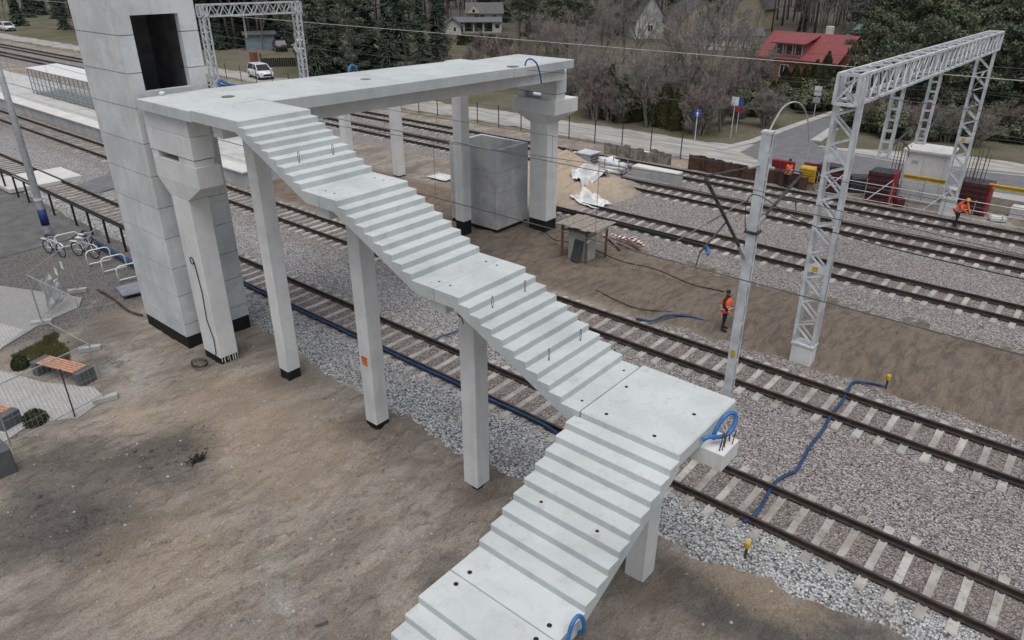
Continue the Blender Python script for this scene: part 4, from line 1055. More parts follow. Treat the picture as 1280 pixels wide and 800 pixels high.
fence_panel('mobile fence panel behind the grass patch, running towards the grey path', PE, PC + Vector((.1, 0, 0)), 1.95, 0, False)
foot('concrete fence foot at the edge of the grass patch', (PE.x, PE.y), R(60))
fence_panel('mobile fence panel between the path corner and the bicycle stands', PC, PD, 1.95, 0, False)
foot('concrete fence foot at the paving corner by the sand', (PA.x, PA.y), R(75)); foot('concrete fence foot on the grey path edge', (PC.x, PC.y), R(60)); foot('concrete fence foot near the bicycle stands', (PD.x, PD.y), R(60))
t = thing('fence_post', 'single dark steel post standing in the paving before the bench', 'post', (G(94, 521).x, G(94, 521).y, 0)); g = G(94, 521); MB().tube([(g.x, g.y, -.2), (g.x, g.y, 1.7)], .025, 6).build('shaft', 'steel_dark', t)
m = MB(); nx_, ny_ = 8, 7                                          # torn white sheeting on the fence
for j in range(ny_):
    for i in range(nx_):
        p = PC.lerp(PD, .25 + .42 * i / (nx_ - 1)); z = .15 + 1.35 * j / (ny_ - 1) * (1 - .35 * (i > 4) * (j / ny_))
        m.v.append((p.x + .12 * noise.noise(Vector((i * .6, j * .7, 2))), p.y - .05 + .12 * noise.noise(Vector((i * .7, j * .5, 9))), z + .1 * noise.noise(Vector((i, j, 4)))))
for j in range(ny_ - 1):
    for i in range(nx_ - 1): a = j * nx_ + i; m.f.append((a, a + 1, a + 1 + nx_, a + nx_))
tag(m.build('torn_sheeting', 'film'), 'torn white sheeting hanging on the fence by the bicycles', 'sheeting')
for i, (px, py) in enumerate(((70, 340), (77, 332))):
    g = G(px, py, .8); tag(MB().box(g.x - .13, g.x + .13, g.y - .006, g.y + .006, g.z - .14, g.z + .18).build('notice_sheet', 'paper'), ('lower' if i == 0 else 'upper') + ' white paper notice above the torn sheeting', 'notice', 'paper notices on the fence')
    
# benches: slatted seat between dark concrete ends
def bench(label, P, Q, w=.55):
    P, Q = Vector(P), Vector(Q); d = (Q - P); L = d.length; rz = math.atan2(d.y, d.x)
    t = thing('park_bench', label, 'bench', P.lerp(Q, .5), rz, 'wooden benches with concrete ends')
    for s in (-1, 1): MB().cbox(s * (L / 2) - .13, s * (L / 2) + .13, -w / 2 - .03, w / 2 + .03, -.1, .46, .015).build('concrete_end', 'dark_concrete', t, False, True)
    for k in range(5): 
        y = -w / 2 + .05 + k * (w - .1) / 4; MB().cbox(-L / 2 + .14, L / 2 - .14, y - .045, y + .045, .43, .475, .006).build('slat', 'bench_wood', t, False, True)
    MB().box(-L / 2 + .13, L / 2 - .13, -w / 2 + .04, w / 2 - .04, .36, .40).build('seat_frame', 'steel_dark', t, False, True)
bench('wooden slatted bench with dark concrete ends beside the grass patch', G(55, 463), G(108, 477))
bench('bench partly cut off by the left picture edge', G(-26, 520), G(14, 532))
tag(MB().cbox(-21.6, -20.75, 2.2, 3.5, -.2, .75, .03).build('concrete_block', 'dark_concrete'), 'dark stained concrete block at the left picture edge', 'block')
# low clipped shrubs
def leaf_cloud(m, n, fp, size):
    for _ in range(n):
        p, nn = fp(); nn = (nn + Vector((rnd.uniform(-1, 1), rnd.uniform(-1, 1), rnd.uniform(-1, 1))) * .8).normalized(); s = size * rnd.uniform(.6, 1.3)
        a = nn.orthogonal().normalized(); a.rotate(Matrix.Rotation(rnd.uniform(0, 6.3), 3, nn)); b = nn.cross(a)
        o = len(m.v); m.v += [tuple(p - a * s - b * s * .5), tuple(p + a * s - b * s * .5), tuple(p + a * s * .6 + b * s * .6), tuple(p - a * s * .6 + b * s * .6)]; m.f.append((o, o + 1, o + 2, o + 3))
def shrub(label, p, r, h):
    t = thing('clipped_shrub', label, 'shrub', (p.x, p.y, 0), 0, 'low clipped shrubs by the benches'); m = MB()
    def f():
        th, ph = rnd.uniform(0, 6.283), math.acos(rnd.uniform(-.2, 1)); n = Vector((math.sin(ph) * math.cos(th), math.sin(ph) * math.sin(th), math.cos(ph))); k = rnd.uniform(.75, 1.05)
        return Vector((n.x * r * k, n.y * r * k, .05 + n.z * h * k)), n
    leaf_cloud(m, 900, f, .035); m.build('foliage', 'box_shrub', t, False, True)
    MB().lathe([(.03, -.1), (.02, h * .6)], (0, 0, 0), 5).build('stem', 'bark', t, False, True)
shrub('small clipped dark shrub at the near end of the bench', G(26, 458), .28, .38); shrub('small clipped dark shrub in front of the cut-off bench', G(45, 527), .34, .36)
# grass patch behind the bench
m = MB(); c0 = G(60, 438)
poly = [G(18, 444), G(62, 417), G(92, 436), G(94, 452), G(40, 456)]
def inside(x, y, P):
    r = False; j = len(P) - 1
    for i in range(len(P)):
        if (P[i].y > y) != (P[j].y > y) and x < (P[j].x - P[i].x) * (y - P[i].y) / (P[j].y - P[i].y) + P[i].x: r = not r
        j = i
    return r
xs = [p.x for p in poly]; ys_ = [p.y for p in poly]; k = 0
while k < 9000:
    x, y = rnd.uniform(min(xs) - .3, max(xs) + .3), rnd.uniform(min(ys_) - .3, max(ys_) + .3); 
    if not inside(x + .35 * fbm(x, y, 1.5, 3), y + .35 * fbm(x + 9, y, 1.5, 3), poly): k += .2; continue
    k += 1; h = rnd.uniform(.04, .12); a = rnd.uniform(0, 6.28); dx, dy = math.cos(a) * .012, math.sin(a) * .012; lx, ly = rnd.uniform(-.05, .05), rnd.uniform(-.05, .05)
    o = len(m.v); m.v += [(x - dx, y - dy, -.04), (x + dx, y + dy, -.04), (x + lx, y + ly, h)]; m.f.append((o, o + 1, o + 2))
stuff(m.build('grass', 'grass_green'), 'patch of short green grass behind the bench', 'grass')

# glazed waiting shelter on the island platform
t = NT('shelter_glass'); t.b.inputs['Alpha'].default_value = .22; t.done((.55, .60, .60), .06, None, 0, .6); MAT['shelter_glass'] = t.m
ws = thing('platform_shelter', 'long glazed waiting shelter with a ribbed white roof on the island platform', 'shelter', (-73, 27.3, PZ))
X0, X1 = -83.3, -62.0; n = 22; dx = (X1 - X0) / n
for i in range(n):
    MB().add([(X0 + i * dx + .02, 25.95, 3.28), (X0 + (i + 1) * dx - .02, 25.95, 3.28), (X0 + (i + 1) * dx - .02, 28.75, 3.42), (X0 + i * dx + .02, 28.75, 3.42), (X0 + i * dx + .02, 25.95, 3.34), (X0 + (i + 1) * dx - .02, 25.95, 3.34), (X0 + (i + 1) * dx - .02, 28.75, 3.48), (X0 + i * dx + .02, 28.75, 3.48)], [(0, 3, 2, 1), (4, 5, 6, 7), (0, 1, 5, 4), (1, 2, 6, 5), (2, 3, 7, 6), (3, 0, 4, 7)]).build('roof_panel', 'white_paint', ws)
MB().box(X0, X1, 25.98, 28.7, 3.2, 3.275).build('roof_frame', 'galv_grey', ws)
for i in range(n + 1):
    x = X0 + i * dx; MB().box(x - .035, x + .035, 26.0, 26.07, PZ - .02, 3.2).build('post', 'galv_grey', ws)
    if i < n: MB().box(x + .05, x + dx - .05, 26.02, 26.045, PZ + .25, 2.62).build('pane', 'shelter_glass', ws)
for z in (PZ + .22, PZ + 1.0, 2.62, 2.9): MB().box(X0, X1, 25.985, 26.05, z, z + .05).build('rail', 'galv_grey', ws)
for x in (X0 + .1, X1 - .1, (X0 + X1) / 2): MB().box(x - .04, x + .04, 28.5, 28.58, PZ - .02, 3.2).build('post', 'galv_grey', ws)
g = G(203, 119, 8.82); tag(MB().lathe([(.03, 0), (.09, .02), (.10, .07), (.05, .12)], (g.x, g.y, 8.82), 9).build('plastic_bag', 'paper'), 'small white bag lying before the tower doorway', 'bag')
# ================================================================== WORK SITE BETWEEN AND BEYOND THE TRACKS
def rel(m, t): return m
# electrical cabinet under a rough timber shelter
t = thing('timber_shelter', 'rough timber shelter of posts and boards over the grey cabinet', 'shelter', (-18.3, 26.7, 0))
for x, y in ((-19.0, 26.25), (-17.62, 26.25), (-18.75, 27.5), (-17.35, 27.5)): MB().box(x - .045, x + .045, y - .045, y + .045, -.2, 1.62).build('post', 'wood', t)
for k in range(6):
    x = -19.2 + k * .36; MB().cbox(x, x + .335, 25.95 + rnd.uniform(-.08, .06), 27.75 + rnd.uniform(-.08, .08), 1.62 + .012 * (k % 2), 1.665 + .012 * (k % 2), .006).build('roof_board', 'ply', t)
MB().bar((-19.0, 26.2, 1.35), (-17.6, 26.2, 1.5), .03, .1).build('brace', 'wood', t); MB().bar((-17.57, 26.2, 1.0), (-17.3, 27.5, 1.45), .03, .1).build('brace', 'off_white', t)
cb = thing('switch_cabinet', 'grey electrical cabinet standing under the timber shelter', 'cabinet', (-18.2, 26.75, 0))
MB().cbox(-18.75, -17.72, 26.4, 27.2, -.1, 1.32, .02).build('body', 'cabinet_grey', cb)
MB().box(-18.80, -17.68, 26.36, 27.24, 1.32, 1.40).build('lid', 'steel_dark', cb)
MB().box(-18.70, -18.26, 26.385, 26.402, .08, 1.26).build('door', 'cabinet_grey', cb); MB().box(-18.22, -17.78, 26.385, 26.402, .08, 1.26).build('door', 'cabinet_grey', cb)
MB().box(-18.30, -18.18, 26.375, 26.386, .75, .95).build('handle', 'steel_dark', cb)
tag(MB().add([(-18.35, 26.05, 0), (-17.85, 26.0, 0), (-17.85, 26.3, .95), (-18.35, 26.35, .95), (-18.35, 26.09, -.02), (-17.85, 26.04, -.02), (-17.85, 26.35, .94), (-18.35, 26.40, .94)], [(0, 1, 2, 3), (7, 6, 5, 4), (0, 4, 5, 1), (1, 5, 6, 2), (2, 6, 7, 3), (3, 7, 4, 0)]).build('leaning_board', 'steel_dark'), 'dark board leaning against the grey cabinet', 'board')
def zg(x, y): return max(ground_h(x, y), 0) if y < 28 else max(ground_h(x, y), -.02)
for i in range(7):
    g = G(762 + i * 6, 298 + (i * 7) % 13, .05); a = R(-20 + rnd.uniform(-18, 18)); L = rnd.uniform(1.0, 1.7)
    m = rotbox(g.x, g.y, .02 + .07 * (i % 3), .05 + .07 * (i % 3), L, .16, a)
    if i % 2 == 0:
        b = thing('barrier_board', 'red and white striped barrier board in the pile by the cabinet, %s' % ('topmost' if i == 2 else ['lowest', '', 'upper', '', 'right-hand', '', 'rearmost'][i]), 'barrier', (g.x, g.y, 0), 0, 'striped barrier boards in a pile')
        m.build('board', 'white_paint', b)
        ca, sa = math.cos(a), math.sin(a)
        for k in (-.36, -.12, .12, .36):
            rotbox(g.x + k * L * ca, g.y + k * L * sa, .018 + .07 * (i % 3), .053 + .07 * (i % 3), L * .12, .166, a).build('stripe', 'red_paint', b)
    else: tag(m.build('scrap_plank', 'wood'), ['', 'weathered plank under the striped barrier boards', '', 'weathered plank across the striped barrier boards', '', 'weathered plank at the right end of the board pile', ''][i], 'plank', 'planks in the board pile')
# people
def person(label, loc, rz, joints, vest, helmet, jacket, trousers='cloth_dark', hs=1.0):
    t = thing('person', label, 'person', loc, rz); t.scale = (hs, hs, hs)
    J = {k: Vector(v) for k, v in joints.items()}
    names = list(J); idx = {k: i for i, k in enumerate(names)}
    E = [('pel', 'chest'), ('chest', 'neck'), ('neck', 'head'), ('head', 'crown'), ('chest', 'shl'), ('shl', 'ell'), ('ell', 'hal'), ('chest', 'shr'), ('shr', 'elr'), ('elr', 'har'), ('pel', 'hipl'), ('hipl', 'knl'), ('knl', 'anl'), ('anl', 'tol'), ('pel', 'hipr'), ('hipr', 'knr'), ('knr', 'anr'), ('anr', 'tor')]
    me = bpy.data.meshes.new('body'); me.from_pydata([J[k] for k in names], [(idx[a], idx[b]) for a, b in E], [])
    o = bpy.data.objects.new('body', me); COL.objects.link(o); o.parent = t; me.materials.append(MAT[trousers])
    md = o.modifiers.new('skin', 'SKIN'); md.use_smooth_shade = True; sd2 = o.modifiers.new('sub', 'SUBSURF'); sd2.levels = 1; sd2.render_levels = 1
    rad = dict(pel=.15, chest=.16, neck=.06, head=.085, crown=.07, shl=.075, shr=.075, ell=.052, elr=.052, hal=.035, har=.035, hipl=.095, hipr=.095, knl=.065, knr=.065, anl=.045, anr=.045, tol=.045, tor=.045)
    for k in names:
        sv = me.skin_vertices[0].data[idx[k]]; sv.radius = (rad[k], rad[k] * (1.25 if k in ('pel', 'chest') else 1)); sv.use_root = (k == 'pel')
    def shell(a, b, r0, r1, nm, mat, sx=1.35):
        a, b = J[a] if isinstance(a, str) else a, J[b] if isinstance(b, str) else b; m = MB(); n = 12; d = (b - a).normalized(); side = (J['shr'] - J['shl']).normalized(); fr = d.cross(side).normalized(); prof = [(0, r0), (.3, r0 * 1.02), (.7, r1 * 1.05), (.95, r1 * .95), (1.06, r1 * .5)]
        for tt, rr in prof:
            c = a.lerp(b, tt)
            for k in range(n):
                th = 2 * math.pi * k / n; m.v.append(tuple(c + side * math.cos(th) * rr * sx + fr * math.sin(th) * rr))
        for i in range(len(prof) - 1):
            for k in range(n): m.f.append((i * n + k, i * n + (k + 1) % n, (i + 1) * n + (k + 1) % n, (i + 1) * n + k))
        m.f.append(tuple((len(prof) - 1) * n + k for k in range(n))); return m.build(nm, mat, t, True, True)
    v = shell(J['pel'] - (J['chest'] - J['pel']).normalized() * .12, J['chest'].lerp(J['neck'], .55), .185, .195, 'safety_vest' if vest == 'orange' else 'jacket', vest)
    a, b = J['pel'], J['chest']; d = (b - a).normalized(); side = (J['shr'] - J['shl']).normalized(); fr = d.cross(side).normalized()
    for q in (.15, .5):
        c = a.lerp(b, q); P = [c + side * math.cos(th) * .262 + fr * math.sin(th) * .197 for th in [2 * math.pi * k / 16 for k in range(16)]]
        m = MB()
        for p, q2 in zip(P, P[1:] + P[:1]): m.bar(p, q2, .012, .05, up=d)
        m.build('reflective_band', 'paper', v, False, True)
    for s in ('l', 'r'):
        m = MB(); m.tube([J['sh' + s], J['el' + s], J['el' + s].lerp(J['ha' + s], .85)], [.085, .064, .05], 8); m.build('sleeve', jacket, t, True, True)
        hd = J['ha' + s]; dr = (hd - J['el' + s]).normalized(); m = MB(); m.tube([hd - dr * .03, hd + dr * .02, hd + dr * .07], [.03, .042, .036], 8)
        o1 = dr.orthogonal().normalized(); 
        for k in range(4): m.tube([hd + dr * .06 + o1 * (.03 - .02 * k), hd + dr * (.12 + .01 * (k % 3)) + o1 * (.03 - .02 * k), hd + dr * .14 + o1 * (.025 - .018 * k) + dr.cross(o1) * .03], .009, 5)
        m.tube([hd + dr * .01 + o1 * .035, hd + dr * .06 + o1 * .065], .010, 5); m.build('hand', 'skin', t, True, True)
        m = MB(); tp, an = J['to' + s], J['an' + s]; m.tube([an + Vector((0, 0, .06)), an - Vector((0, 0, .02)), an.lerp(tp, .5), tp + (tp - an).normalized() * .05], [.055, .06, .055, .04], 8); m.build('boot', 'black_paint', t, True, True)
    hc = J['head'].lerp(J['crown'], .45); m = MB()
    face = (J['face'] - J['head']).normalized() if 'face' in J else Vector((0, -1, 0))
    m = MB(); m.lathe([(.03, -.13), (.06, -.10), (.078, -.03), (.082, .04), (.06, .10), (.02, .12)], tuple(hc), 10); h = m.build('head', 'skin', t, True, True)
    sd3 = face.cross(Vector((0, 0, 1))).normalized(); m = MB(); m.tube([hc + face * .075 + Vector((0, 0, .01)), hc + face * .105 - Vector((0, 0, .025))], [.01, .016], 6)
    for s in (-1, 1): m.tube([hc + sd3 * s * .08 + Vector((0, 0, .02)), hc + sd3 * s * .088 - Vector((0, 0, .03))], [.014, .010], 6)
    m.build('nose_and_ears', 'skin', h, True, True); m = MB()
    for s in (-1, 1): m.tube([hc + face * .074 + sd3 * s * .03 + Vector((0, 0, .02)), hc + face * .08 + sd3 * s * .03 + Vector((0, 0, .02))], .009, 6)
    m.bar(hc + face * .078 - sd3 * .025 - Vector((0, 0, .06)), hc + face * .078 + sd3 * .025 - Vector((0, 0, .06)), .008, .008); m.build('eyes_and_mouth', 'cloth_dark', h, False, True)
    if helmet:
        m = MB(); m.lathe([(.125, .02), (.12, .035), (.108, .04), (.10, .09), (.07, .135), (.02, .15)], tuple(hc), 14); m.build('hard_hat', helmet, t, True, True)
    else:
        m = MB(); m.lathe([(.088, -.02), (.093, .05), (.072, .11), (.02, .135)], tuple(hc - face * .012), 12); m.build('hair', 'cloth_dark', t, True, True)
    return t
stand = dict(pel=(0, 0, .95), chest=(0, .02, 1.30), neck=(0, 0, 1.48), head=(0, -.02, 1.58), crown=(0, -.02, 1.72), shl=(-.19, .01, 1.40), ell=(-.25, -.02, 1.12), hal=(-.20, -.20, .95), shr=(.19, .01, 1.40), elr=(.25, -.02, 1.12), har=(.20, -.18, .95), hipl=(-.10, 0, .90), knl=(-.11, -.03, .50), anl=(-.12, 0, .09), tol=(-.13, -.16, .05), hipr=(.10, 0, .90), knr=(.12, .02, .50), anr=(.14, .08, .09), tor=(.15, -.08, .05))
bend = dict(stand); bend.update(pel=(0, .10, .92), chest=(0, -.12, 1.22), neck=(0, -.22, 1.36), head=(0, -.28, 1.43), crown=(0, -.34, 1.55), shl=(-.19, -.14, 1.30), ell=(-.24, -.28, 1.06), hal=(-.14, -.46, .96), shr=(.19, -.14, 1.30), elr=(.25, -.26, 1.04), har=(.14, -.46, .94), hipl=(-.10, .10, .88), hipr=(.10, .10, .88), knl=(-.13, -.08, .50), knr=(.15, .10, .49), anl=(-.15, 0, .09), anr=(.17, .25, .09), tol=(-.16, -.16, .05), tor=(.18, .10, .05))
person('worker in dark clothes and orange vest standing behind the steel mast', (-9.62, 23.85, zg(-9.62, 23.85)), R(90), stand, 'orange', None, 'cloth_dark', hs=.93)
person('worker in orange jacket and yellow hard hat bending at the far gantry foot', (-5.55, 42.8, .06), R(60), bend, 'orange', 'yellow', 'orange')
person('worker in orange jacket standing beside the red and yellow formwork', (-15.3, 44.6, .0), R(-60), stand, 'orange', None, 'orange')

simple('pile_grey', (.23, .20, .17), .9, .4, 3, .3, 12)
# sheet piling and earth beyond the tracks
def sheet_pile(name, label, x0, x1, y, h, mat, step=.62):
    t = thing(name, label, 'sheet piling', ((x0 + x1) / 2, y, 0)); x = x0; k = 0
    while x < x1:
        d = .18 if k % 2 else -.18; hh = h + rnd.uniform(-.14, .14)
        MB().prism([(x, y), (x + step * .3, y + d), (x + step * .7, y + d), (x + step, y), (x + step, y + .03), (x + step * .7, y + d + .03), (x + step * .3, y + d + .03), (x, y + .03)], 'z', -.4, hh).build('pile', mat, t); x += step; k += 1
sheet_pile('sheet_pile_wall', 'rusty brown sheet-pile wall retaining sand beyond the farthest track', -22.2, -14.2, 44.9, .8, 'rust')
sheet_pile('sheet_pile_wall', 'weathered grey-brown sheet piles beside the concrete trough', -29.0, -23.6, 44.9, .72, 'pile_grey', .55)
# precast trough, pipes and frames between the fourth and farthest track
t = thing('cable_trough', 'pale concrete trough lying beyond the fourth track', 'trough', (-22.2, 40.7, 0))
MB().cbox(-23.9, -20.6, 40.35, 41.15, -.05, .72, .02).build('trough_body', 'kerb_concrete', t); MB().box(-23.86, -20.64, 40.39, 41.11, .72, .76).build('lid', 'slab_white', t)
t = thing('pipe_bundle', 'bundle of pale galvanised pipes stacked between stakes beside the fourth track', 'pipes', (-26, 40.7, 0))
for r_ in range(3):
    for k in range(4 - r_):
        y = 40.3 + k * .26 + r_ * .13; z = .14 + r_ * .22; MB().tube([(-27.3 + rnd.uniform(-.1, .1), y, z), (-24.6 + rnd.uniform(-.1, .1), y, z)], .12, 10).build('pipe', 'galv', t, True)
for x in (-27.0, -25.8, -24.7):
    for y in (40.12, 41.2): MB().box(x - .025, x + .025, y - .025, y + .025, -.1, .95).build('stake', 'galv_grey', t)
t = thing('pipe_coil', 'large galvanised ring standing at the pipe bundle end', 'ring', (-24.3, 40.4, .3)); MB().tube([(-24.35, 40.55 + .33 * math.cos(a), .36 + .33 * math.sin(a)) for a in [2 * math.pi * k / 18 for k in range(18)]], .05, 6, closed=True).build('ring', 'galv_grey', t)
t = thing('bar_stack', 'low stack of steel bars beside the concrete trough', 'bars', (-22.5, 39.95, 0))
for k in range(7): MB().tube([(-24.2, 39.85 + .06 * k, .08 + .05 * (k % 2)), (-20.9, 39.8 + .07 * k, .08 + .05 * (k % 2))], .025, 6).build('bar', 'galv_grey', t)
t = thing('louvred_box', 'small dark grey louvred metal box at the sand heap', 'box', (-27.9, 41.2, .3)); g = G(733, 212, .1)
MB().cbox(g.x - .75, g.x + .35, g.y - .2, g.y + .9, .0, 1.15, .02).build('casing', 'galv_grey', t)
for k in range(5): MB().box(g.x + .35, g.x + .38, g.y - .12, g.y + .82, .18 + k * .19, .26 + k * .19).build('louvre', 'steel_dark', t)
MB().box(g.x - .8, g.x + .42, g.y - .25, g.y + .95, 1.15, 1.2).build('lid', 'galv', t)
def rag(label, c, w, h, seed, mat='film', lift=.35):
    m = MB(); n = 12
    for j in range(n):
        for i in range(n):
            u, v = i / (n - 1) - .5, j / (n - 1) - .5; x, y = c[0] + u * w * (1 + .3 * noise.noise(Vector((v * 3, seed, 0)))), c[1] + v * h * (1 + .3 * noise.noise(Vector((u * 3, seed, 5))))
            z = max(ground_h(x, y), -.02 if y < 30.8 else .0) + .05 + lift * max(0, .35 + noise.noise(Vector((u * 4, v * 4, seed)))) * (1 - 1.6 * max(abs(u), abs(v)))
            m.v.append((x, y, z))
    for j in range(n - 1):
        for i in range(n - 1): a = j * n + i; m.f.append((a, a + 1, a + 1 + n, a + n))
    return tag(m.build('plastic_sheet', mat), label, 'sheeting', 'crumpled white plastic sheets')
p = G(737, 238); rag('crumpled white plastic sheet on the slope of the sand heap', (p.x, p.y), 1.1, 3.0, 1)
p = G(738, 255); rag('crumpled white plastic sheet over the start of the third track', (p.x, p.y), 1.9, 1.4, 2, lift=.6)
p = G(716, 208); rag('white plastic scrap at the top of the sand heap', (p.x, p.y), 1.0, 1.2, 3)
p = G(760, 200); rag('white plastic sheet between the metal box and the sheet piles', (p.x, p.y), 1.7, 1.5, 4)
p = G(808, 193); rag('white plastic scrap on the sand behind the sheet piles', (p.x, p.y), 2.0, 1.2, 5)
p = G(553, 222); rag('white plastic sheet lying on sand left of the open shaft', (p.x, p.y), 1.6, 1.2, 6, lift=.15)
p = G(290, 188, .95)
# formwork, railings and small plant on the right
def formwork(label, x, y, w, d, h, rz=0.0, face='red_paint', side='black_paint'):
    t = thing('formwork_box', label, 'formwork', (x, y, -.1), rz, 'red steel formwork boxes')
    MB().cbox(-w / 2, w / 2, -d / 2, d / 2, 0, h, .02).build('core', 'steel_dark', t, False, True)
    n = max(3, int(h / .28))
    for k in range(n): z = h * (k + .5) / n; MB().box(-w / 2 - .02, w / 2 - .06, -d / 2 - .07, -d / 2 + .01, z - .06, z + .06).build('waler', 'dark_red', t, False, True)
    for k in range(4): x_ = -w / 2 + w * k / 3.3; MB().box(x_ - .03, x_ + .05, -d / 2 - .05, -d / 2, 0.02, h).build('rib', 'dark_red', t, False, True)
    MB().box(w / 2 - .05, w / 2 + .05, -d / 2 - .04, d / 2 - .25, .01, h + .02).build('edge_panel', face, t, False, True)
    MB().box(w / 2, w / 2 + .03, d / 2 - .25, d / 2 + .12, .01, h - .01).build('ply_panel', side, t, False, True)
    return t
formwork('red steel formwork box left of the white kiosk', -10.2, 45.9, 1.35, 1.2, 1.75)
formwork('red steel formwork box with tall starter bars beside the far gantry foot', -5.6, 46.9, 1.5, 1.2, 1.75)
formwork('dark red formwork box behind the near gantry leg', -13.1, 46.0, 1.6, 1.0, 1.6)
formwork('red formwork box cut off by the right picture edge', -1.9, 45.6, 1.3, 1.1, 1.2)
t = thing('red_shuttering', 'long dark red formwork panel lying behind the red and yellow containers', 'formwork', (-14.6, 48.2, 0)); MB().cbox(-15.6, -13.2, 48.1, 48.4, -.05, .8, .02).build('panel', 'dark_red', t)
for k in range(4): MB().box(-15.5 + k * .62, -15.4 + k * .62, 48.02, 48.1, 0, .84).build('rib', 'red_paint', t)
t = thing('red_shuttering', 'ribbed red formwork panel standing left of the orange worker', 'formwork', (-16.2, 46.0, 0)); MB().cbox(-16.9, -15.5, 45.9, 46.2, .3, 1.25, .02).build('panel', 'red_paint', t)
for k in range(5): MB().box(-16.8 + k * .27, -16.72 + k * .27, 45.84, 45.9, .32, 1.23).build('rib', 'dark_red', t)
t = thing('plastic_container', 'ribbed yellow container right of the orange worker', 'container', (-13.9, 45.6, 0)); MB().cbox(-14.9, -13.9, 45.3, 46.0, .32, 1.2, .03).build('body', 'yellow', t)
for k in range(5): MB().box(-14.88, -13.92, 45.26, 45.3, .42 + k * .16, .49 + k * .16).build('rib', 'yellow', t)
tag(MB().cbox(-17.6, -13.2, 45.4, 46.4, -.2, .3, .05).build('earth_bench', 'ground'), 'low sand bench under the red and yellow containers', 'earth bench')
for nm, x0, x1, y, z, lab in (('yellow_beam', -9.2, -6.9, 46.0, 1.55, 'yellow formwork beam left of the far gantry leg'), ('yellow_beam', -5.0, -3.0, 46.4, 1.65, 'yellow formwork beam right of the formwork with starter bars'), ('yellow_beam', -2.6, -.4, 45.9, 1.2, 'yellow formwork beam near the right picture edge')):
    b = MB(); b.box(x0, x1, y - .1, y + .1, z, z + .05); b.box(x0, x1, y - .03, y + .03, z - .12, z); b.box(x0, x1, y - .1, y + .1, z - .16, z - .12); tag(b.build(nm, 'yellow'), lab, 'beam', 'yellow formwork beams')
for lab, X0, n in (('cluster of thin starter bars left of the kiosk', -9.6, 6), ('cluster of tall starter bars in the formwork by the far gantry foot', -5.8, 8)):
    t = thing('starter_bars', lab, 'rebar', (X0, 46.6, 0), 0, 'vertical starter bars')
    for k in range(n): MB().tube([(X0 - .4 + .12 * k, 46.4 + .35 * (k % 3), .2), (X0 - .4 + .12 * k + rnd.uniform(-.04, .04), 46.4 + .35 * (k % 3), 3.3 + rnd.uniform(-.4, .3))], .02, 5).build('bar', 'rebar', t)
ks = thing('equipment_kiosk', 'large white equipment kiosk beyond the far tracks', 'kiosk', (-8.3, 47.6, 0))
MB().cbox(-9.45, -7.45, 46.7, 48.5, -.1, 2.75, .02).build('body', 'white_paint', ks); MB().cbox(-9.65, -7.2, 46.5, 48.7, 2.75, 2.92, .03).build('roof', 'off_white', ks)
MB().box(-9.38, -8.5, 46.665, 46.7, .1, 2.6).build('door', 'white_paint', ks); MB().box(-8.44, -7.55, 46.665, 46.7, .1, 2.6).build('door', 'white_paint', ks); MB().box(-8.62, -8.54, 46.64, 46.666, 1.2, 1.45).build('handle', 'steel_dark', ks)
MB().box(-9.1, -8.75, 46.652, 46.664, 2.1, 2.3).build('name_plate', 'cabinet_grey', ks)
MB().box(-7.45, -7.425, 46.8, 48.4, .15, 2.55).build('side_panel', 'off_white', ks)
def railing(label, A, B, n, h=1.1, rails=(1.08, .6, .12)):
    A, B = Vector(A), Vector(B); t = thing('site_railing', label, 'railing', A.lerp(B, .5), 0, 'galvanised site railings')
    for k in range(n + 1): p = A.lerp(B, k / n); MB().tube([p - Vector((0, 0, .2)), p + Vector((0, 0, h + rnd.uniform(0, .35)))], .022, 6).build('post', 'galv_grey', t)
    for z in rails: MB().tube([A + Vector((0, 0, z)), B + Vector((0, 0, z + rnd.uniform(-.05, .05)))], .022, 6).build('rail', 'galv', t)
    return t
railing('galvanised site railing in front of the formwork boxes', (-13.5, 44.6, 0), (-1.0, 44.6, 0), 9)
railing('galvanised site railing beside the kiosk', (-10.5, 46.4, 0), (-6.9, 46.4, 0), 3)
for k, (x, lab) in enumerate(((-13.2, 'left'), (-10.6, 'middle'), (-7.6, 'right'))):
    tag(MB().tube([(x, 44.7, .05), (x + 1.1, 45.3, 1.35)], .035, 6).build('push_prop', 'galv'), 'slanting steel push-pull prop at the site railing, %s of three' % lab, 'prop', 'slanting props')
tag(MB().cbox(-9.9, -9.2, 49.3, 49.9, -.1, .5, .05).build('cement_mixer_tub', 'off_white'), 'small white tub behind the formwork', 'tub')
for i, (x, y, w_, d_, h_, mt_, lab) in enumerate(((-3.3, 47.2, .9, .6, .5, 'off_white', 'white crate among the materials at the right picture edge'), (-2.2, 46.8, 1.3, .7, .35, 'galv_grey', 'grey slab stack at the right picture edge'), (-3.0, 49.0, .45, .45, .85, 'green_plastic', 'green plastic drum near the right picture edge'), (-4.1, 45.9, .8, .5, .12, 'slab_white', 'pale slab leaning low by the railing at right'), (-11.6, 47.0, 1.5, .9, .8, 'steel_dark', 'dark machine between the formwork boxes'), (-9.0, 45.4, .5, .5, .35, 'dark_red', 'small dark red block in front of the kiosk'))):
    t = thing('site_material', lab, 'material', (x, y, 0), R(8 * i)); MB().cbox(-w_ / 2, w_ / 2, -d_ / 2, d_ / 2, -.1, h_, .03).build('body', mt_, t, False, True); MB().cbox(-w_ / 2 + .05, w_ / 2 - .05, -d_ / 2 + .05, d_ / 2 - .05, h_, h_ + .06, .015).build('top', mt_, t, False, True)
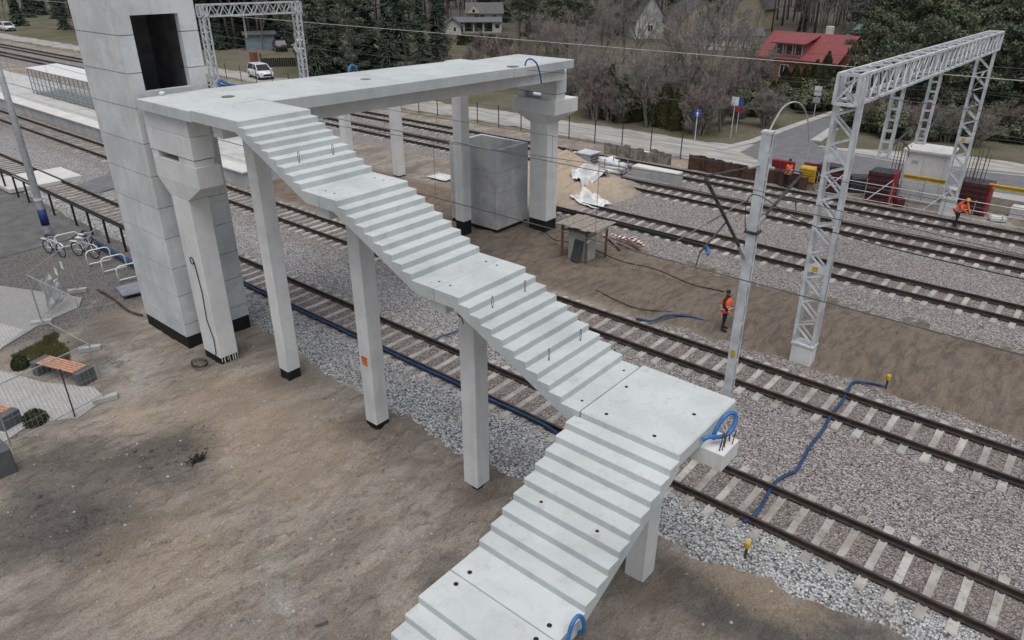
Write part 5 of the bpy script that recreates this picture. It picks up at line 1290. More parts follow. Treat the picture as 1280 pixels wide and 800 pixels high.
for k in range(3):
    tag(MB().cbox(1.0 - .0 + k * 1.6 - 1.9, 2.5 + k * 1.6 - 1.9, 62.6, 63.0, -.05, .85, .05).build('water_barrier', 'red_paint'), 'red road barrier at the right picture edge, %s from left' % ORD[k], 'barrier', 'red road barriers')
# clods of earth, thickest on the churned dark soil
m = MB(); spots_c = [(G(a, b), r) for a, b, r in ((95, 600, 2.4), (215, 575, 1.6), (40, 660, 1.8), (130, 680, 1.8), (250, 545, 1.2), (980, 770, 1.8), (880, 745, 1.3), (400, 640, 2.4), (560, 690, 1.6), (300, 720, 2.0), (150, 440, 1.5), (470, 560, 1.6), (450, 730, 1.8))]
for i in range(7000):
    if rnd.random() < .7:
        c_, r_ = rnd.choice(spots_c); x, y = rnd.gauss(c_.x, r_ * .55), rnd.gauss(c_.y, r_ * .45)
    else: x, y = rnd.uniform(-24, -1), rnd.uniform(3, 12.6)
    if not (-26 < x < 0 and 2.5 < y < 12.6) or (x < -22.3 and y < 7.2): continue
    s = abs(rnd.gauss(0, .022)) + .012; z = ground_h(x, y); o = len(m.v); e = rnd.uniform(.8, 2.0)
    for dx, dy, dz in ((1, .2, -.2), (-.3, 1, -.2), (-.9, -.4, -.2), (.3, -1, -.2), (.1, 0, .75)): m.v.append((x + dx * s * rnd.uniform(.6, 1.3), y + dy * s * e * rnd.uniform(.6, 1.3), z + dz * s * rnd.uniform(.6, 1.1)))
    m.f += [(o + a, o + b, o + 4) for a, b in ((0, 1), (1, 2), (2, 3), (3, 0))]
stuff(m.build('earth_clods', 'ground'), 'small clods of earth on the churned sand', 'earth')
# scattered stones and clods on the sand: one mesh
m = MB()
for i in range(1500):
    x, y = rnd.uniform(-24, -2), rnd.uniform(2.5, 13)
    if rnd.random() > .35 + .65 * max(0, fbm(x, y, .5, 3) + .35): continue
    s = rnd.choice((.012, .015, .02, .02, .03, .045)) * rnd.uniform(.7, 1.3); z = ground_h(x, y); o = len(m.v)
    for dx, dy, dz in ((1, .2, 0), (-.3, 1, 0), (-.9, -.4, 0), (.3, -1, 0), (.1, 0, .8), (0, .1, -.6)): m.v.append((x + dx * s * rnd.uniform(.7, 1.2), y + dy * s * rnd.uniform(.7, 1.2), z + dz * s))
    m.f += [(o + a, o + b, o + 4) for a, b in ((0, 1), (1, 2), (2, 3), (3, 0))] + [(o + b, o + a, o + 5) for a, b in ((0, 1), (1, 2), (2, 3), (3, 0))]
stuff(m.build('loose_stones', 'kerb_concrete'), 'small loose stones scattered over the sand', 'stones')
g = G(245, 575); m = MB()
for i in range(60):
    a, rr = rnd.uniform(0, 6.28), rnd.uniform(0, .22); x, y = g.x + rr * math.cos(a) * .7, g.y + rr * math.sin(a) * 1.3; m.bar((x, y, .0), (x + rnd.uniform(-.15, .15), y + rnd.uniform(-.15, .15), rnd.uniform(.02, .14)), .03, .012)
tag(m.build('rag_bundle', 'cloth_dark'), 'dark crumpled rag lying on the sand', 'rag')
tag(MB().bar(G(393, 781, .04), G(410, 776, .05), .05, .05).build('wood_offcut', 'bark'), 'short dark wooden offcut lying on the sand', 'offcut')
pts = [G(570 + 0 * i, 0) for i in range(0)]
g = G(250, 457); P = [(g.x + (.28 + .03 * k / 20) * math.cos(k * .55), g.y + (.25) * math.sin(k * .55), .03 + .004 * k) for k in range(34)]
tag(MB().tube(P, .014, 5).build('cable_coil', 'cable_black'), 'loose coil of black cable beside the front pier foot', 'cable')
# ================================================================== BEYOND THE ROAD
rf = thing('roadside_fence', 'thin wire fence of dark steel posts along the gravel road', 'fence', (-60, 47.0, 0))
x = -100.0
while x < -23:
    MB().box(x - .03, x + .03, 46.97, 47.03, -.2, 1.75).build('post', 'steel_dark', rf); x += 2.45 if x > -70 else 3.2
m = MB()
for z in (.3, 1.0, 1.62): m.tube([(-101, 46.98, z), (-23.5, 46.98, z)], .008, 4)
m.build('fence_wire', 'steel_dark', rf)
def facing(px): d = ray(px, 400); return math.atan2(-d.x, d.y)
def sign(label, px, py, h, plates):
    g = G(px, py); t = thing('road_sign', label, 'sign', (g.x, g.y, 0), facing(px) , 'road signs at the junction')
    MB().tube([(0, 0, -.2), (0, 0, h)], .035, 6).build('post', 'galv', t, False, True)
    for i, (kind, z, w_, h_, mt_) in enumerate(plates):
        if kind == 'disc':
            m = MB(); m.lathe([(w_ / 2, -.012), (w_ / 2, .012)], (0, 0, 0), 18); m.v = [(v[0], v[2] - .055, v[1] + z) for v in m.v]; m.fix = True; m.build('plate', mt_, t, False, True)
        else: MB().box(-w_ / 2, w_ / 2, -.065 - .004 * i, -.045 - .004 * i, z - h_ / 2, z + h_ / 2).build('plate', mt_, t, False, True)
    return t
s = sign('blue square pedestrian sign on a post by the bare bushes', 868, 178, 2.5, [('rect', 2.2, .5, .55, 'sign_blue')])
m = MB(); m.box(-.05, .05, -.072, -.068, 1.98, 2.32); m.box(-.11, .11, -.0722, -.0682, 2.2, 2.25); m.lathe([(.05, 0), (.05, .02)], (0, -.07, 2.39), 8); m.build('pictogram', 'paper', s, False, True)
sign('grey-backed sign turned away on the taller post at the junction', 913, 172, 3.1, [('rect', 2.8, .55, .7, 'galv')])
sign('round blue sign with red rim below it at the junction', 920, 165, 2.6, [('disc', 2.3, .7, .7, 'sign_blue'), ('rect', 1.75, .95, .26, 'red_paint')])
sign('sign seen from behind at the bend of the asphalt road', 1017, 145, 2.7, [('rect', 2.2, .6, .8, 'galv'), ('rect', 1.4, .6, .5, 'galv_grey')])
# cars
def car(label, loc, rz, paint, van=False):
    t = thing('parked_car', label, 'car', loc, rz, 'cars by the road')
    L, W_, H = (4.5, 1.82, 1.62) if not van else (4.9, 1.9, 1.95)
    sec = [(-L / 2, .42, .80, .70), (-L / 2 + .12, .30, 1.0, .86), (-1.2, .28, 1.02, .91), (.9, .28, 1.02, .91), (L / 2 - .35, .28, .90, .86), (L / 2 - .05, .34, .78, .74), (L / 2, .42, .66, .66)]
    m = MB(); n = 8
    for x, z0, z1, hw in sec: m.v += [(x, -hw + .06, z0), (x, hw - .06, z0), (x, hw, z0 + .12), (x, hw, z1 - .16), (x, hw - .08, z1), (x, -hw + .08, z1), (x, -hw, z1 - .16), (x, -hw, z0 + .12)]
    for i in range(len(sec) - 1):
        for k in range(n): m.f.append((i * n + k, i * n + (k + 1) % n, (i + 1) * n + (k + 1) % n, (i + 1) * n + k))
    m.f.append(tuple(range(n))); m.f.append(tuple(range((len(sec) - 1) * n, len(sec) * n))); m.fix = True; body = m.build('body', paint, t, True, True)
    x0, x1, x2, x3 = (-L / 2 + .18, -L / 2 + .55, .45, 1.28) if not van else (-L / 2 + .1, -L / 2 + .25, .7, 1.5)
    m = MB(); z0, z1 = .98, H
    m.add([(x0, -.83, z0), (x3, -.83, z0), (x3, .83, z0), (x0, .83, z0), (x1, -.68, z1), (x2, -.68, z1), (x2, .68, z1), (x1, .68, z1)], [(4, 5, 6, 7), (0, 1, 5, 4), (1, 2, 6, 5), (2, 3, 7, 6), (3, 0, 4, 7)]); m.build('cabin', 'glass_dark', t, False, True)
    m = MB(); m.add([(x1 - .03, -.69, z1 - .03), (x2 + .05, -.69, z1 - .03), (x2 + .05, .69, z1 - .03), (x1 - .03, .69, z1 - .03), (x1 + .1, -.6, z1 + .05), (x2 - .1, -.6, z1 + .05), (x2 - .1, .6, z1 + .05), (x1 + .1, .6, z1 + .05)], [(4, 5, 6, 7), (0, 1, 5, 4), (1, 2, 6, 5), (2, 3, 7, 6), (3, 0, 4, 7), (0, 3, 2, 1)]); m.build('roof', paint, t, False, True)
    m = MB()
    for sd_ in (-1, 1):
        for xa, xb in ((x0, x1), (-.25, -.2), (x3, x2)): m.bar((xa, sd_ * .835, z0), (xb, sd_ * .69, z1), .07, .05)
    m.build('pillar', paint, t, False, True)
    for x in (-L / 2 + .85, L / 2 - .88):
        for sd_ in (-1, 1):
            m = MB(); m.tube([(x, sd_ * (W_ / 2 - .22), .34), (x, sd_ * (W_ / 2 + .01), .34)], .34, 16); wl = m.build('wheel', 'tyre', t, False, True)
            m = MB(); m.tube([(x, sd_ * (W_ / 2 - .02), .34), (x, sd_ * (W_ / 2 + .022), .34)], .20, 10); m.build('rim', 'galv', wl, False, True)
    for sd_ in (-1, 1):
        MB().cbox(L / 2 - .32, L / 2 - .02, sd_ * .62 - .16, sd_ * .62 + .16, .70, .84, .03).build('headlight', 'lamp_glass', t, False, True)
        MB().cbox(-L / 2 - .02, -L / 2 + .15, sd_ * .68 - .12, sd_ * .68 + .12, .75, .98, .02).build('tail_light', 'red_paint', t, False, True)
        MB().cbox(.95, 1.1, sd_ * .98 - .1, sd_ * .98 + .1, 1.0, 1.14, .02).build('mirror', paint, t, False, True)
    MB().cbox(L / 2 - .12, L / 2 + .03, -.5, .5, .44, .66, .02).build('grille', 'black_paint', t, False, True)
    MB().box(-.2, -.185, -.925, .925, .45, .98).build('door_seam', 'black_paint', t, False, True)
    return t
g = G(325, 97); car('white sport utility car driving on the gravel road', (g.x + .3, g.y, -.01), R(-12), 'car_white')
g = G(372, 66); car('white van parked in the yard beyond the road', (g.x, g.y + .5, -.03), R(150), 'car_white', True)
g = G(350, 63); car('dark estate car parked beside the white van', (g.x, g.y, -.03), R(155), 'car_dark')
g = G(10, 38); car('pale car on the road at the top left corner', (g.x, g.y, -.03), R(0), 'car_white')
# houses
def gable_house(label, px, py, W_, D, eave, ridge, wall, roof, rz=0.0, ridge_x=True, dist=None, wins=(), chimney=None, over=.35):
    g = G(px, py); t = thing('house', label, 'house', (g.x, g.y, -.1), facing(px) + rz)
    m = MB(); m.box(-W_ / 2, W_ / 2, 0, D, 0, eave); w0 = m.build('wall', wall, t, False, True)
    th = .14
    if ridge_x:
        for i in (0, 1): 
            x = -W_ / 2 if i == 0 else W_ / 2; MB().prism([(0.001, eave), (D - .001, eave), (D / 2, ridge)], 'x', x - .02 if i else x, x if i else x + .02).build('gable', wall, t, False, True)
        sl_ = (ridge - eave) / (D / 2); yo = -over; zo = eave - over * sl_
        MB().prism([(yo, zo), (D / 2, ridge), (D / 2, ridge + th), (yo, zo + th)], 'x', -W_ / 2 - over, W_ / 2 + over).build('roof', roof, t, False, True)
        MB().prism([(D - yo, zo), (D / 2, ridge), (D / 2, ridge + th), (D - yo, zo + th)], 'x', -W_ / 2 - over, W_ / 2 + over).build('roof', roof, t, False, True)
    else:
        for y0 in (0, D - .02): MB().prism([(-W_ / 2 + .001, eave), (W_ / 2 - .001, eave), (0, ridge)], 'y', y0, y0 + .02).build('gable', wall, t, False, True)
        sl_ = (ridge - eave) / (W_ / 2); zo = eave - over * sl_
        for s in (-1, 1): MB().prism([(s * (W_ / 2 + over), zo), (0, ridge), (0, ridge + th), (s * (W_ / 2 + over), zo + th)], 'y', -over, D + over).build('roof', roof, t, False, True)
    for (x, z, w_, h_, side) in wins:
        if side == 'f':
            o = MB().box(x - w_ / 2, x + w_ / 2, -.03, .01, z, z + h_).build('window', 'white_paint', t, False, True)
            k = 2 if w_ > .8 else 1
            for q in range(k): a = x - w_ / 2 + .07 + q * (w_ - .07) / k; MB().box(a, a + (w_ - .07) / k - .07, -.036, -.03, z + .07, z + h_ - .07).build('pane', 'glass_dark', o, False, True)
        elif side == 'r':
            o = MB().box(W_ / 2 - .01, W_ / 2 + .03, x - w_ / 2, x + w_ / 2, z, z + h_).build('window', 'white_paint', t, False, True); MB().box(W_ / 2 + .03, W_ / 2 + .036, x - w_ / 2 + .07, x + w_ / 2 - .07, z + .07, z + h_ - .07).build('pane', 'glass_dark', o, False, True)
        elif side == 'd': MB().box(x - w_ / 2, x + w_ / 2, -.03, .01, z, z + h_).build('door', 'wood', t, False, True)
    if chimney: MB().cbox(chimney[0] - .35, chimney[0] + .35, chimney[1] - .3, chimney[1] + .3, ridge - .8, ridge + .9, .02).build('chimney', 'off_white', t, False, True)
    return t
# cream house with a porch annex
h1 = gable_house('cream house with dark roofs and a white porch annex on the rise', 606, 38, 7.0, 6.5, 3.3, 5.0, 'wall_cream', 'roof_grey', wins=((2.0, 2.3, .9, .8, 'f'), (-1.0, 2.5, 2.4, .5, 'f')))
MB().box(-6.2, 3.2, -5.0, -.02, 0, .25).build('porch_floor', 'kerb_concrete', h1, False, True)
MB().box(-6.2, 3.2, -2.2, -.02, .25, 2.2).build('annex_wall', 'wall_white', h1, False, True)
for x in (-6.0, -4.1, -2.2, -.3, 1.6, 3.0): MB().box(x - .14, x + .14, -4.9, -4.62, .25, 1.97).build('porch_post', 'wall_white', h1, False, True)
MB().box(1.7, 3.2, -4.95, -2.2, .25, 1.97).build('annex_wall', 'wall_white', h1, False, True)
MB().prism([(-5.3, 1.95), (.0, 2.55), (.0, 2.67), (-5.3, 2.07)], 'x', -6.4, 3.4).build('porch_roof', 'roof_blue', h1, False, True)
for x in (-5.2, -3.2, -1.0, .9): MB().box(x - .45, x + .45, -2.24, -2.19, .3, 1.85).build('door', 'glass_dark', h1, False, True)
MB().box(2.0, 2.8, -4.99, -4.95, .9, 1.6).build('window', 'glass_dark', h1, False, True)
MB().prism([(-3.4, 3.31), (-.9, 3.31), (-2.15, 4.5)], 'y', -.45, .9).build('gable', 'wall_cream', h1, False, True); MB().box(-2.4, -1.9, -.48, -.45, 3.5, 4.0).build('window', 'glass_dark', h1, False, True)
gable_house('grey-roofed white annex left of the cream house', 566, 43, 3.2, 5, 1.7, 2.9, 'wall_white', 'roof_grey', ridge_x=False, wins=((.4, .6, .6, .8, 'f'),))
# red roofed brick house
h2 = gable_house('brick house with a red roof and dormer behind the hedge', 989, 106, 9.4, 7.6, 2.9, 5.2, 'brick', 'roof_red', rz=R(-24), wins=((-4.4, .9, 1.0, 1.3, 'f'), (-1.2, .9, 1.0, 1.3, 'f'), (4.0, 3.2, .9, 1.1, 'r'), (5.2, 1.2, 1.1, 1.3, 'r'), (3.0, 1.2, 1.1, 1.3, 'r')), chimney=(1.2, 4.6))
MB().box(-2.9, .6, .5, 3.0, 2.8, 4.5).build('dormer', 'brick', h2, False, True)
MB().prism([(-.05, 4.35), (3.4, 5.1), (3.4, 5.22), (-.05, 4.47)], 'x', -3.2, .9).build('dormer_roof', 'roof_red', h2, False, True)
for x in (-2.3, -1.15, .0):
    o = MB().box(x - .45, x + .45, .46, .5, 3.25, 4.4).build('window', 'white_paint', h2, False, True); MB().box(x - .36, x + .36, .45, .46, 3.33, 4.32).build('pane', 'glass_dark', o, False, True)
MB().box(-2.9, .6, -.2, .5, 2.85, 3.2).build('balcony', 'wood', h2, False, True)
gable_house('mint green house with a steep grey roof behind the red roofed house', 1076, 66, 6, 8, 2.6, 5.6, 'wall_mint', 'roof_blue', rz=R(-20), ridge_x=False, wins=((0, 4.4, .9, 1.2, 'f'), (-2.2, 1.2, 1.2, 1.3, 'f')))
gable_house('pale yellow house half hidden among bare trees', 872, 58, 7, 7, 3.6, 7.4, 'wall_yellow', 'roof_grey', rz=R(25), ridge_x=False, wins=((-1.5, 1.0, 1.0, 1.3, 'f'), (1.2, 1.0, 1.0, 1.3, 'f'), (0, 4.4, .9, 1.1, 'f')))
gable_house('white house glimpsed through the trees left of the yellow house', 812, 48, 5.5, 7, 3.2, 7.4, 'wall_white', 'roof_grey', rz=R(20), ridge_x=False, wins=((0, 1.2, 1, 1.2, 'f'),))
gable_house('low white outbuilding right of the yellow house', 915, 62, 9, 4, 2.2, 3.1, 'wall_white', 'roof_grey', rz=R(15), wins=((-2, .8, 1, .9, 'f'),))
gable_house('yellow house gable at the wood edge, top centre right', 934, 36, 6, 7, 4.2, 8.5, 'wall_yellow', 'roof_grey', rz=R(-18), ridge_x=False)
gable_house('open garage with a sagging grey roof beyond the road', 345, 56, 6.0, 5.0, 2.4, 3.6, 'wood', 'roof_grey', rz=R(10), wins=((.6, .1, 2.6, 2.0, 'd'),))
t = gable_house('flat blue grey garden shed left of the garage', 327, 62, 4.4, 3.4, 2.3, 2.6, 'shed_blue', 'roof_grey', wins=())
tag(MB().cbox(G(318, 77).x - .42, G(318, 77).x + .42, G(318, 77).y - .42, G(318, 77).y + .42, -.1, 1.3, .04).build('brick_pillar', 'brick'), 'square red brick gate pillar by the gravel road', 'pillar')
yf = thing('yard_fence', 'dark wooden fence panel at the yard gate beyond the road', 'fence', (*G(349, 83)[:2], 0), facing(349) + R(-10))
for k in range(16): MB().box(-2.1 + k * .27, -1.87 + k * .27, -.03, .03, -.1, 1.05 + .03 * (k % 3)).build('board', 'black_paint', yf, False, True)
for x in (-2.2, 2.3): MB().box(x - .06, x + .06, -.06, .06, -.1, 1.7).build('post', 'black_paint', yf, False, True)
hd = G(600, 55); 
# ------------------------------------------------------------------ trees
def spruce_meshes(seed, H=13.0, Rb=2.6, size=.36):
    r = random.Random(seed); m = MB()
    z = .8
    while z < H - .2:
        t = z / H; rr = Rb * (1 - t) ** .8 * r.uniform(.8, 1.1); nb = max(5, int(12 * (1 - t) + 4))
        for k in range(nb):
            a = r.uniform(0, 6.283); L = rr * r.uniform(.65, 1.12)
            n = max(3, int(L / .26))
            for i in range(n):
                u = (i + .5) / n; p = Vector((math.cos(a) * L * u, math.sin(a) * L * u, z + .35 * L * u * (.4 - u) - .12 * L * u))
                s = size * (1.15 - .55 * u) * r.uniform(.7, 1.25)
                d = Vector((math.cos(a), math.sin(a), -.35)).normalized(); sd_ = Vector((-math.sin(a), math.cos(a), r.uniform(-.4, .4))).normalized()
                for e in (-1, 1):
                    q = p + sd_ * e * s * .35 + Vector((0, 0, r.uniform(-.1, .05))); o = len(m.v)
                    m.v += [tuple(q - d * s * .5), tuple(q + sd_ * e * s * .9 + d * s * .2 - Vector((0, 0, s * .25))), tuple(q + d * s * .9 - Vector((0, 0, s * .2)))]; m.f.append((o, o + 1, o + 2))
        z += .33 * r.uniform(.8, 1.2)
    tr = MB(); tr.tube([(0, 0, -.3), (0, 0, H * .5), (0, 0, H * .97)], [.2, .12, .02], 7)
    return tr.mesh('trunk', 'bark'), m.mesh('crown', 'spruce')
def pine_meshes(seed, H=13.0, mat='pine', spread=3.0, low=.3, n_cl=46, leafs=60, size=.26):
    r = random.Random(seed); m = MB(); tr = MB(); bend = Vector((r.uniform(-.5, .5), r.uniform(-.5, .5), 0))
    tp = [Vector((0, 0, -.3)), bend * .5 + Vector((0, 0, H * .45)), bend + Vector((0, 0, H * .95))]
    tr.tube(tp, [.22, .15, .04], 7)
    for c in range(n_cl):
        t = low + (1 - low) * r.random() ** .85; prof = math.sin(math.pi * min(1, (t - low) / (1 - low) * .82 + .16)) ** .7
        a = r.uniform(0, 6.283); rr = spread * prof * math.sqrt(r.random()) * 1.0
        base = bend * t + Vector((0, 0, H * t)); cpt = base + Vector((math.cos(a) * rr, math.sin(a) * rr, r.uniform(-.2, .5)))
        tr.tube([base - Vector((0, 0, .5)), cpt], [.05, .02], 4)
        cr = r.uniform(.5, 1.05)
        for i in range(leafs):
            th, ph = r.uniform(0, 6.283), math.acos(r.uniform(-.6, 1)); n = Vector((math.sin(ph) * math.cos(th), math.sin(ph) * math.sin(th), math.cos(ph) * .62)); k = r.uniform(.55, 1.08)
            p = cpt + n * cr * k; nn = (n + Vector((r.uniform(-1, 1), r.uniform(-1, 1), r.uniform(-1, 1)))).normalized(); s = size * r.uniform(.5, 1.2)
            u = nn.orthogonal().normalized(); u.rotate(Matrix.Rotation(r.uniform(0, 6.3), 3, nn)); v = nn.cross(u); o = len(m.v)
            m.v += [tuple(p - u * s - v * s * .3), tuple(p + u * s - v * s * .2), tuple(p + v * s * .8)]; m.f.append((o, o + 1, o + 2))
    return tr.mesh('trunk', 'bark'), m.mesh('crown', mat)
def bare_meshes(seed, H=9.0, bark='bark', twig='twig', levels=5, stems=1, spread=.55, twn=1.0):
    r = random.Random(seed); tr = MB(); br = MB()
    def grow(p, d, L, rad, lev):
        if lev <= 1: mb = tr
        else: mb = br
        n = 3; pts = [p]; dd = d.copy()
        for i in range(n):
            dd = (dd + Vector((r.uniform(-1, 1), r.uniform(-1, 1), r.uniform(-.3, .7))) * .14).normalized(); pts.append(pts[-1] + dd * L / n)
        if lev < 4: mb.tube(pts, [rad, rad * .85, rad * .7, rad * .5], 5 if lev < 2 else 3, False)
        else:
            for a, b in zip(pts, pts[1:]):
                s = (b - a).cross(Vector((r.uniform(-1, 1), r.uniform(-1, 1), r.uniform(-1, 1)))).normalized() * rad; o = len(br.v); br.v += [tuple(a - s), tuple(a + s), tuple(b)]; br.f.append((o, o + 1, o + 2))
        if lev >= levels: return
        k = int((4 if lev else 6) * twn) + r.randint(0, 2)
        for i in range(k):
            t = r.uniform(.35 if lev else .3, 1.0); j = min(n - 1, int(t * n)); q = pts[j].lerp(pts[j + 1], t * n - j)
            ax = dd.orthogonal().normalized(); ax.rotate(Matrix.Rotation(r.uniform(0, 6.283), 3, dd)); nd = (dd + ax * r.uniform(.5, 1.1) * (spread / .55)).normalized(); nd.z += .18; nd.normalize()
            grow(q, nd, L * r.uniform(.45, .7) * (1.1 - .3 * t), max(.010, rad * .5), lev + 1)
    for s in range(stems):
        a = 6.283 * s / max(1, stems) + r.uniform(-.3, .3); off = .12 * (stems > 1); d = Vector((math.cos(a) * .22 * (stems > 1), math.sin(a) * .22 * (stems > 1), 1)).normalized()
        grow(Vector((math.cos(a) * off, math.sin(a) * off, -.2)), d, H * .55, .11 if stems == 1 else .075, 0)
    return tr.mesh('trunk', bark), br.mesh('crown', twig)
def thuja_meshes(seed, H=4.0, r0=.9, mat='thuja'):
    r = random.Random(seed); m = MB()
    for i in range(2600):
        t = r.random() ** 1.2; rr = r0 * (1 - t ** 2.6) * (.55 + .45 * math.sqrt(min(1, t * 9 + .2))) * r.uniform(.7, 1.05); a = r.uniform(0, 6.283); rr *= 1 + .16 * math.sin(a * 3 + seed + t * 9)
        p = Vector((math.cos(a) * rr, math.sin(a) * rr, .05 + H * t)); s = r.uniform(.08, .19); n = Vector((math.cos(a), math.sin(a), .4)); u = Vector((-math.sin(a), math.cos(a), 0)) * s * r.uniform(.4, .9); v = Vector((n.x * .5 + r.uniform(-.4, .4), n.y * .5 + r.uniform(-.4, .4), 1.1)) * s; o = len(m.v)
        m.v += [tuple(p - u), tuple(p + u), tuple(p + v)]; m.f.append((o, o + 1, o + 2))
    tr = MB(); tr.tube([(0, 0, -.2), (0, 0, H * .8)], [.07, .02], 5)
    return tr.mesh('trunk', 'bark'), m.mesh('crown', mat)
def bush_meshes(seed, mat='bush', r0=1.6, H=2.0, n=2600, s0=.10):
    r = random.Random(seed); m = MB(); tr = MB(); cl = [(Vector((r.uniform(-1, 1) * r0 * .7, r.uniform(-1, 1) * r0 * .7, H * r.uniform(.25, .75))), r.uniform(.35, .6) * H * .55) for _ in range(14)]
    for c, _ in cl: tr.tube([(c.x * .2, c.y * .2, -.1), tuple(c)], [.04, .012], 4)
    for i in range(n):
        c, cr = r.choice(cl); d = Vector((r.gauss(0, 1), r.gauss(0, 1), r.gauss(0, 1))).normalized(); p = c + d * cr * r.uniform(.5, 1.15)
        if p.z < .02: p.z = r.uniform(.02, .3)
        s = s0 * r.uniform(.6, 1.6); u = d.orthogonal().normalized(); u.rotate(Matrix.Rotation(r.uniform(0, 6.3), 3, d)); v = (d.cross(u) + d * r.uniform(-.6, .6)); o = len(m.v); m.v += [tuple(p - u * s), tuple(p + u * s), tuple(p + v * s * 1.4)]; m.f.append((o, o + 1, o + 2))
    return tr.mesh('trunk', 'bark'), m.mesh('crown', mat)
PROTO = {
    'spruce': [spruce_meshes(1), spruce_meshes(2, 14.5, 2.4), spruce_meshes(3, 12, 2.9)],
    'pine': [pine_meshes(4, leafs=120, size=.17), pine_meshes(5, 11, spread=3.4, low=.15, leafs=120, size=.17), pine_meshes(6, 14, spread=2.8, low=.42, leafs=120, size=.17)],
    'green': [pine_meshes(7, 9, 'bush', 3.2, .06, 60, 150, .15), pine_meshes(8, 7, 'bush', 3.0, .04, 54, 150, .15), pine_meshes(9, 8, 'pine', 3.0, .05, 56, 150, .15)],
    'bare': [bare_meshes(10, 9), bare_meshes(11, 10, 'bark', 'twig_red', spread=.45), bare_meshes(12, 8, 'bark_pale', 'twig', stems=3), bare_meshes(13, 11, 'bark', 'twig', spread=.4)],
    'shrub': [bare_meshes(14, 3.4, 'twig_red', 'twig_red', 4, 6, .5), bare_meshes(15, 2.8, 'twig', 'twig', 4, 7, .6)],
    'thuja': [thuja_meshes(16), thuja_meshes(17, 4.6, 1.0), thuja_meshes(18, 3.4, .9)],
    'bush': [bush_meshes(19), bush_meshes(20, 'bush', 1.9, 2.4), bush_meshes(21, 'thuja', 1.5, 1.8)]}
def plant(name, kind, var, pos, s, label, cat, group, sz=None, rz=None):
    t = thing(name, label, cat, (pos[0], pos[1], -.05), rnd.uniform(0, 6.283) if rz is None else rz, group); t.scale = (s, s, sz or s)
    for nm, me in zip(('trunk', 'crown'), PROTO[kind][var]):
        o = bpy.data.objects.new(nm, me); COL.objects.link(o); o.parent = t
def at_dist(px, D):
    d = ray(px, 400); d.z = 0; d.normalize(); return (d.x * D, d.y * D)
def dist_of(px, py): g = G(px, py); return math.hypot(g.x, g.y)
# dark spruces and pines behind the gravel road
sp = [(398, 99, 's', 0, .95), (420, 93, 's', 1, 1.0), (441, 97, 'p', 1, .95), (463, 91, 's', 0, 1.12), (487, 92, 's', 2, .9), (508, 86, 'p', 0, 1.0), (528, 88, 's', 0, .78), (548, 82, 's', 1, .95), (405, 80, 'p', 2, 1.1), (452, 78, 's', 1, 1.2), (500, 74, 's', 0, 1.25), (385, 88, 'p', 1, .9)]
order = sorted(range(len(sp)), key=lambda q: sp[q][0])
for i, (px, py, kd, v, s) in enumerate(sp):
    plant('spruce_tree' if kd == 's' else 'pine_tree', 'spruce' if kd == 's' else 'pine', v, G(px, py), s * rnd.uniform(.95, 1.05), '%s dark %s from left in the clump behind the gravel road' % (ORD[order.index(i)], 'conifer'), 'conifer', 'dark conifers behind the gravel road', sz=s * rnd.uniform(.85, 1.2))
for i, (px, py, v, s) in enumerate(((648, 70, 2, 1.0), (672, 74, 1, 1.05), (698, 68, 0, 1.1), (720, 60, 1, 1.1), (660, 55, 0, 1.2), (742, 52, 2, 1.1), (775, 45, 0, 1.2), (800, 40, 2, 1.2), (560, 28, 0, 1.1))):
    plant('pine_tree', 'pine', v, G(px, py), s, ('%s pine from left right of the cream house' % ORD[[0, 2, 3, 4, 1, 5, 6, 7][i]]) if i < 8 else 'lone pine behind the left end of the cream house', 'pine', 'dark pines beside the cream house')
# bare trees and shrubs along the road
bt = [(722, 132, 0, .9), (738, 140, 2, .9), (762, 128, 1, .8), (800, 150, 2, .95), (810, 158, 2, 1.0), (838, 140, 0, .95), (856, 150, 3, 1.0), (880, 162, 0, 1.05), (900, 165, 1, 1.0), (915, 155, 3, 1.0), (710, 110, 1, 1.0), (750, 105, 3, 1.0), (790, 110, 0, 1.05), (830, 112, 1, 1.1), (868, 118, 3, 1.1), (905, 120, 0, 1.1), (690, 95, 2, 1.1), (735, 88, 0, 1.1), (780, 85, 3, 1.1), (845, 90, 1, 1.2), (890, 92, 0, 1.2)]
for i, (px, py, v, s) in enumerate(bt):
    plant('bare_tree', 'bare', v, G(px, py), s, 'leafless tree standing %s, %s' % (['between the road and the hedge', 'in the thicket behind the road', 'deep in the thicket'][0 if py > 125 else 1 if py > 100 else 2], '%s from left there' % ORD[sorted([q[0] for q in bt if (q[1] > 125) == (py > 125) and ((q[1] > 100) == (py > 100))]).index(px)]), 'tree', 'leafless trees beyond the road')
scrub = []
for (x0, x1, y0, y1, n) in ((690, 960, 100, 170, 44), (560, 700, 80, 115, 12)):
    for i in range(n):
        px = x0 + (x1 - x0) * (i + rnd.random()) / n; py = rnd.uniform(y0, y1); py = min(py, 140) if 745 < px < 858 else py; g = G(px, py); y_ = g.y if g.y > 54 else 54 + rnd.uniform(0, 2); k = rnd.uniform(.8, 1.5)
        scrub.append((g.x, y_, k, k, 'shrub', i % 2))
for i, (px, py, v, s) in enumerate(((762, 148, 1, .98), (778, 152, 0, .95), (795, 150, 2, 1.0), (830, 158, 2, 1.05), (843, 162, 0, .8), (818, 156, 2, .85))):
    plant('thuja', 'thuja', v, G(px, py), s, '%s of the green conifer shrubs, counted from left along the road' % ORD[[0, 1, 2, 4, 5, 3][i]], 'conifer shrub', 'green conifer shrubs by the road')
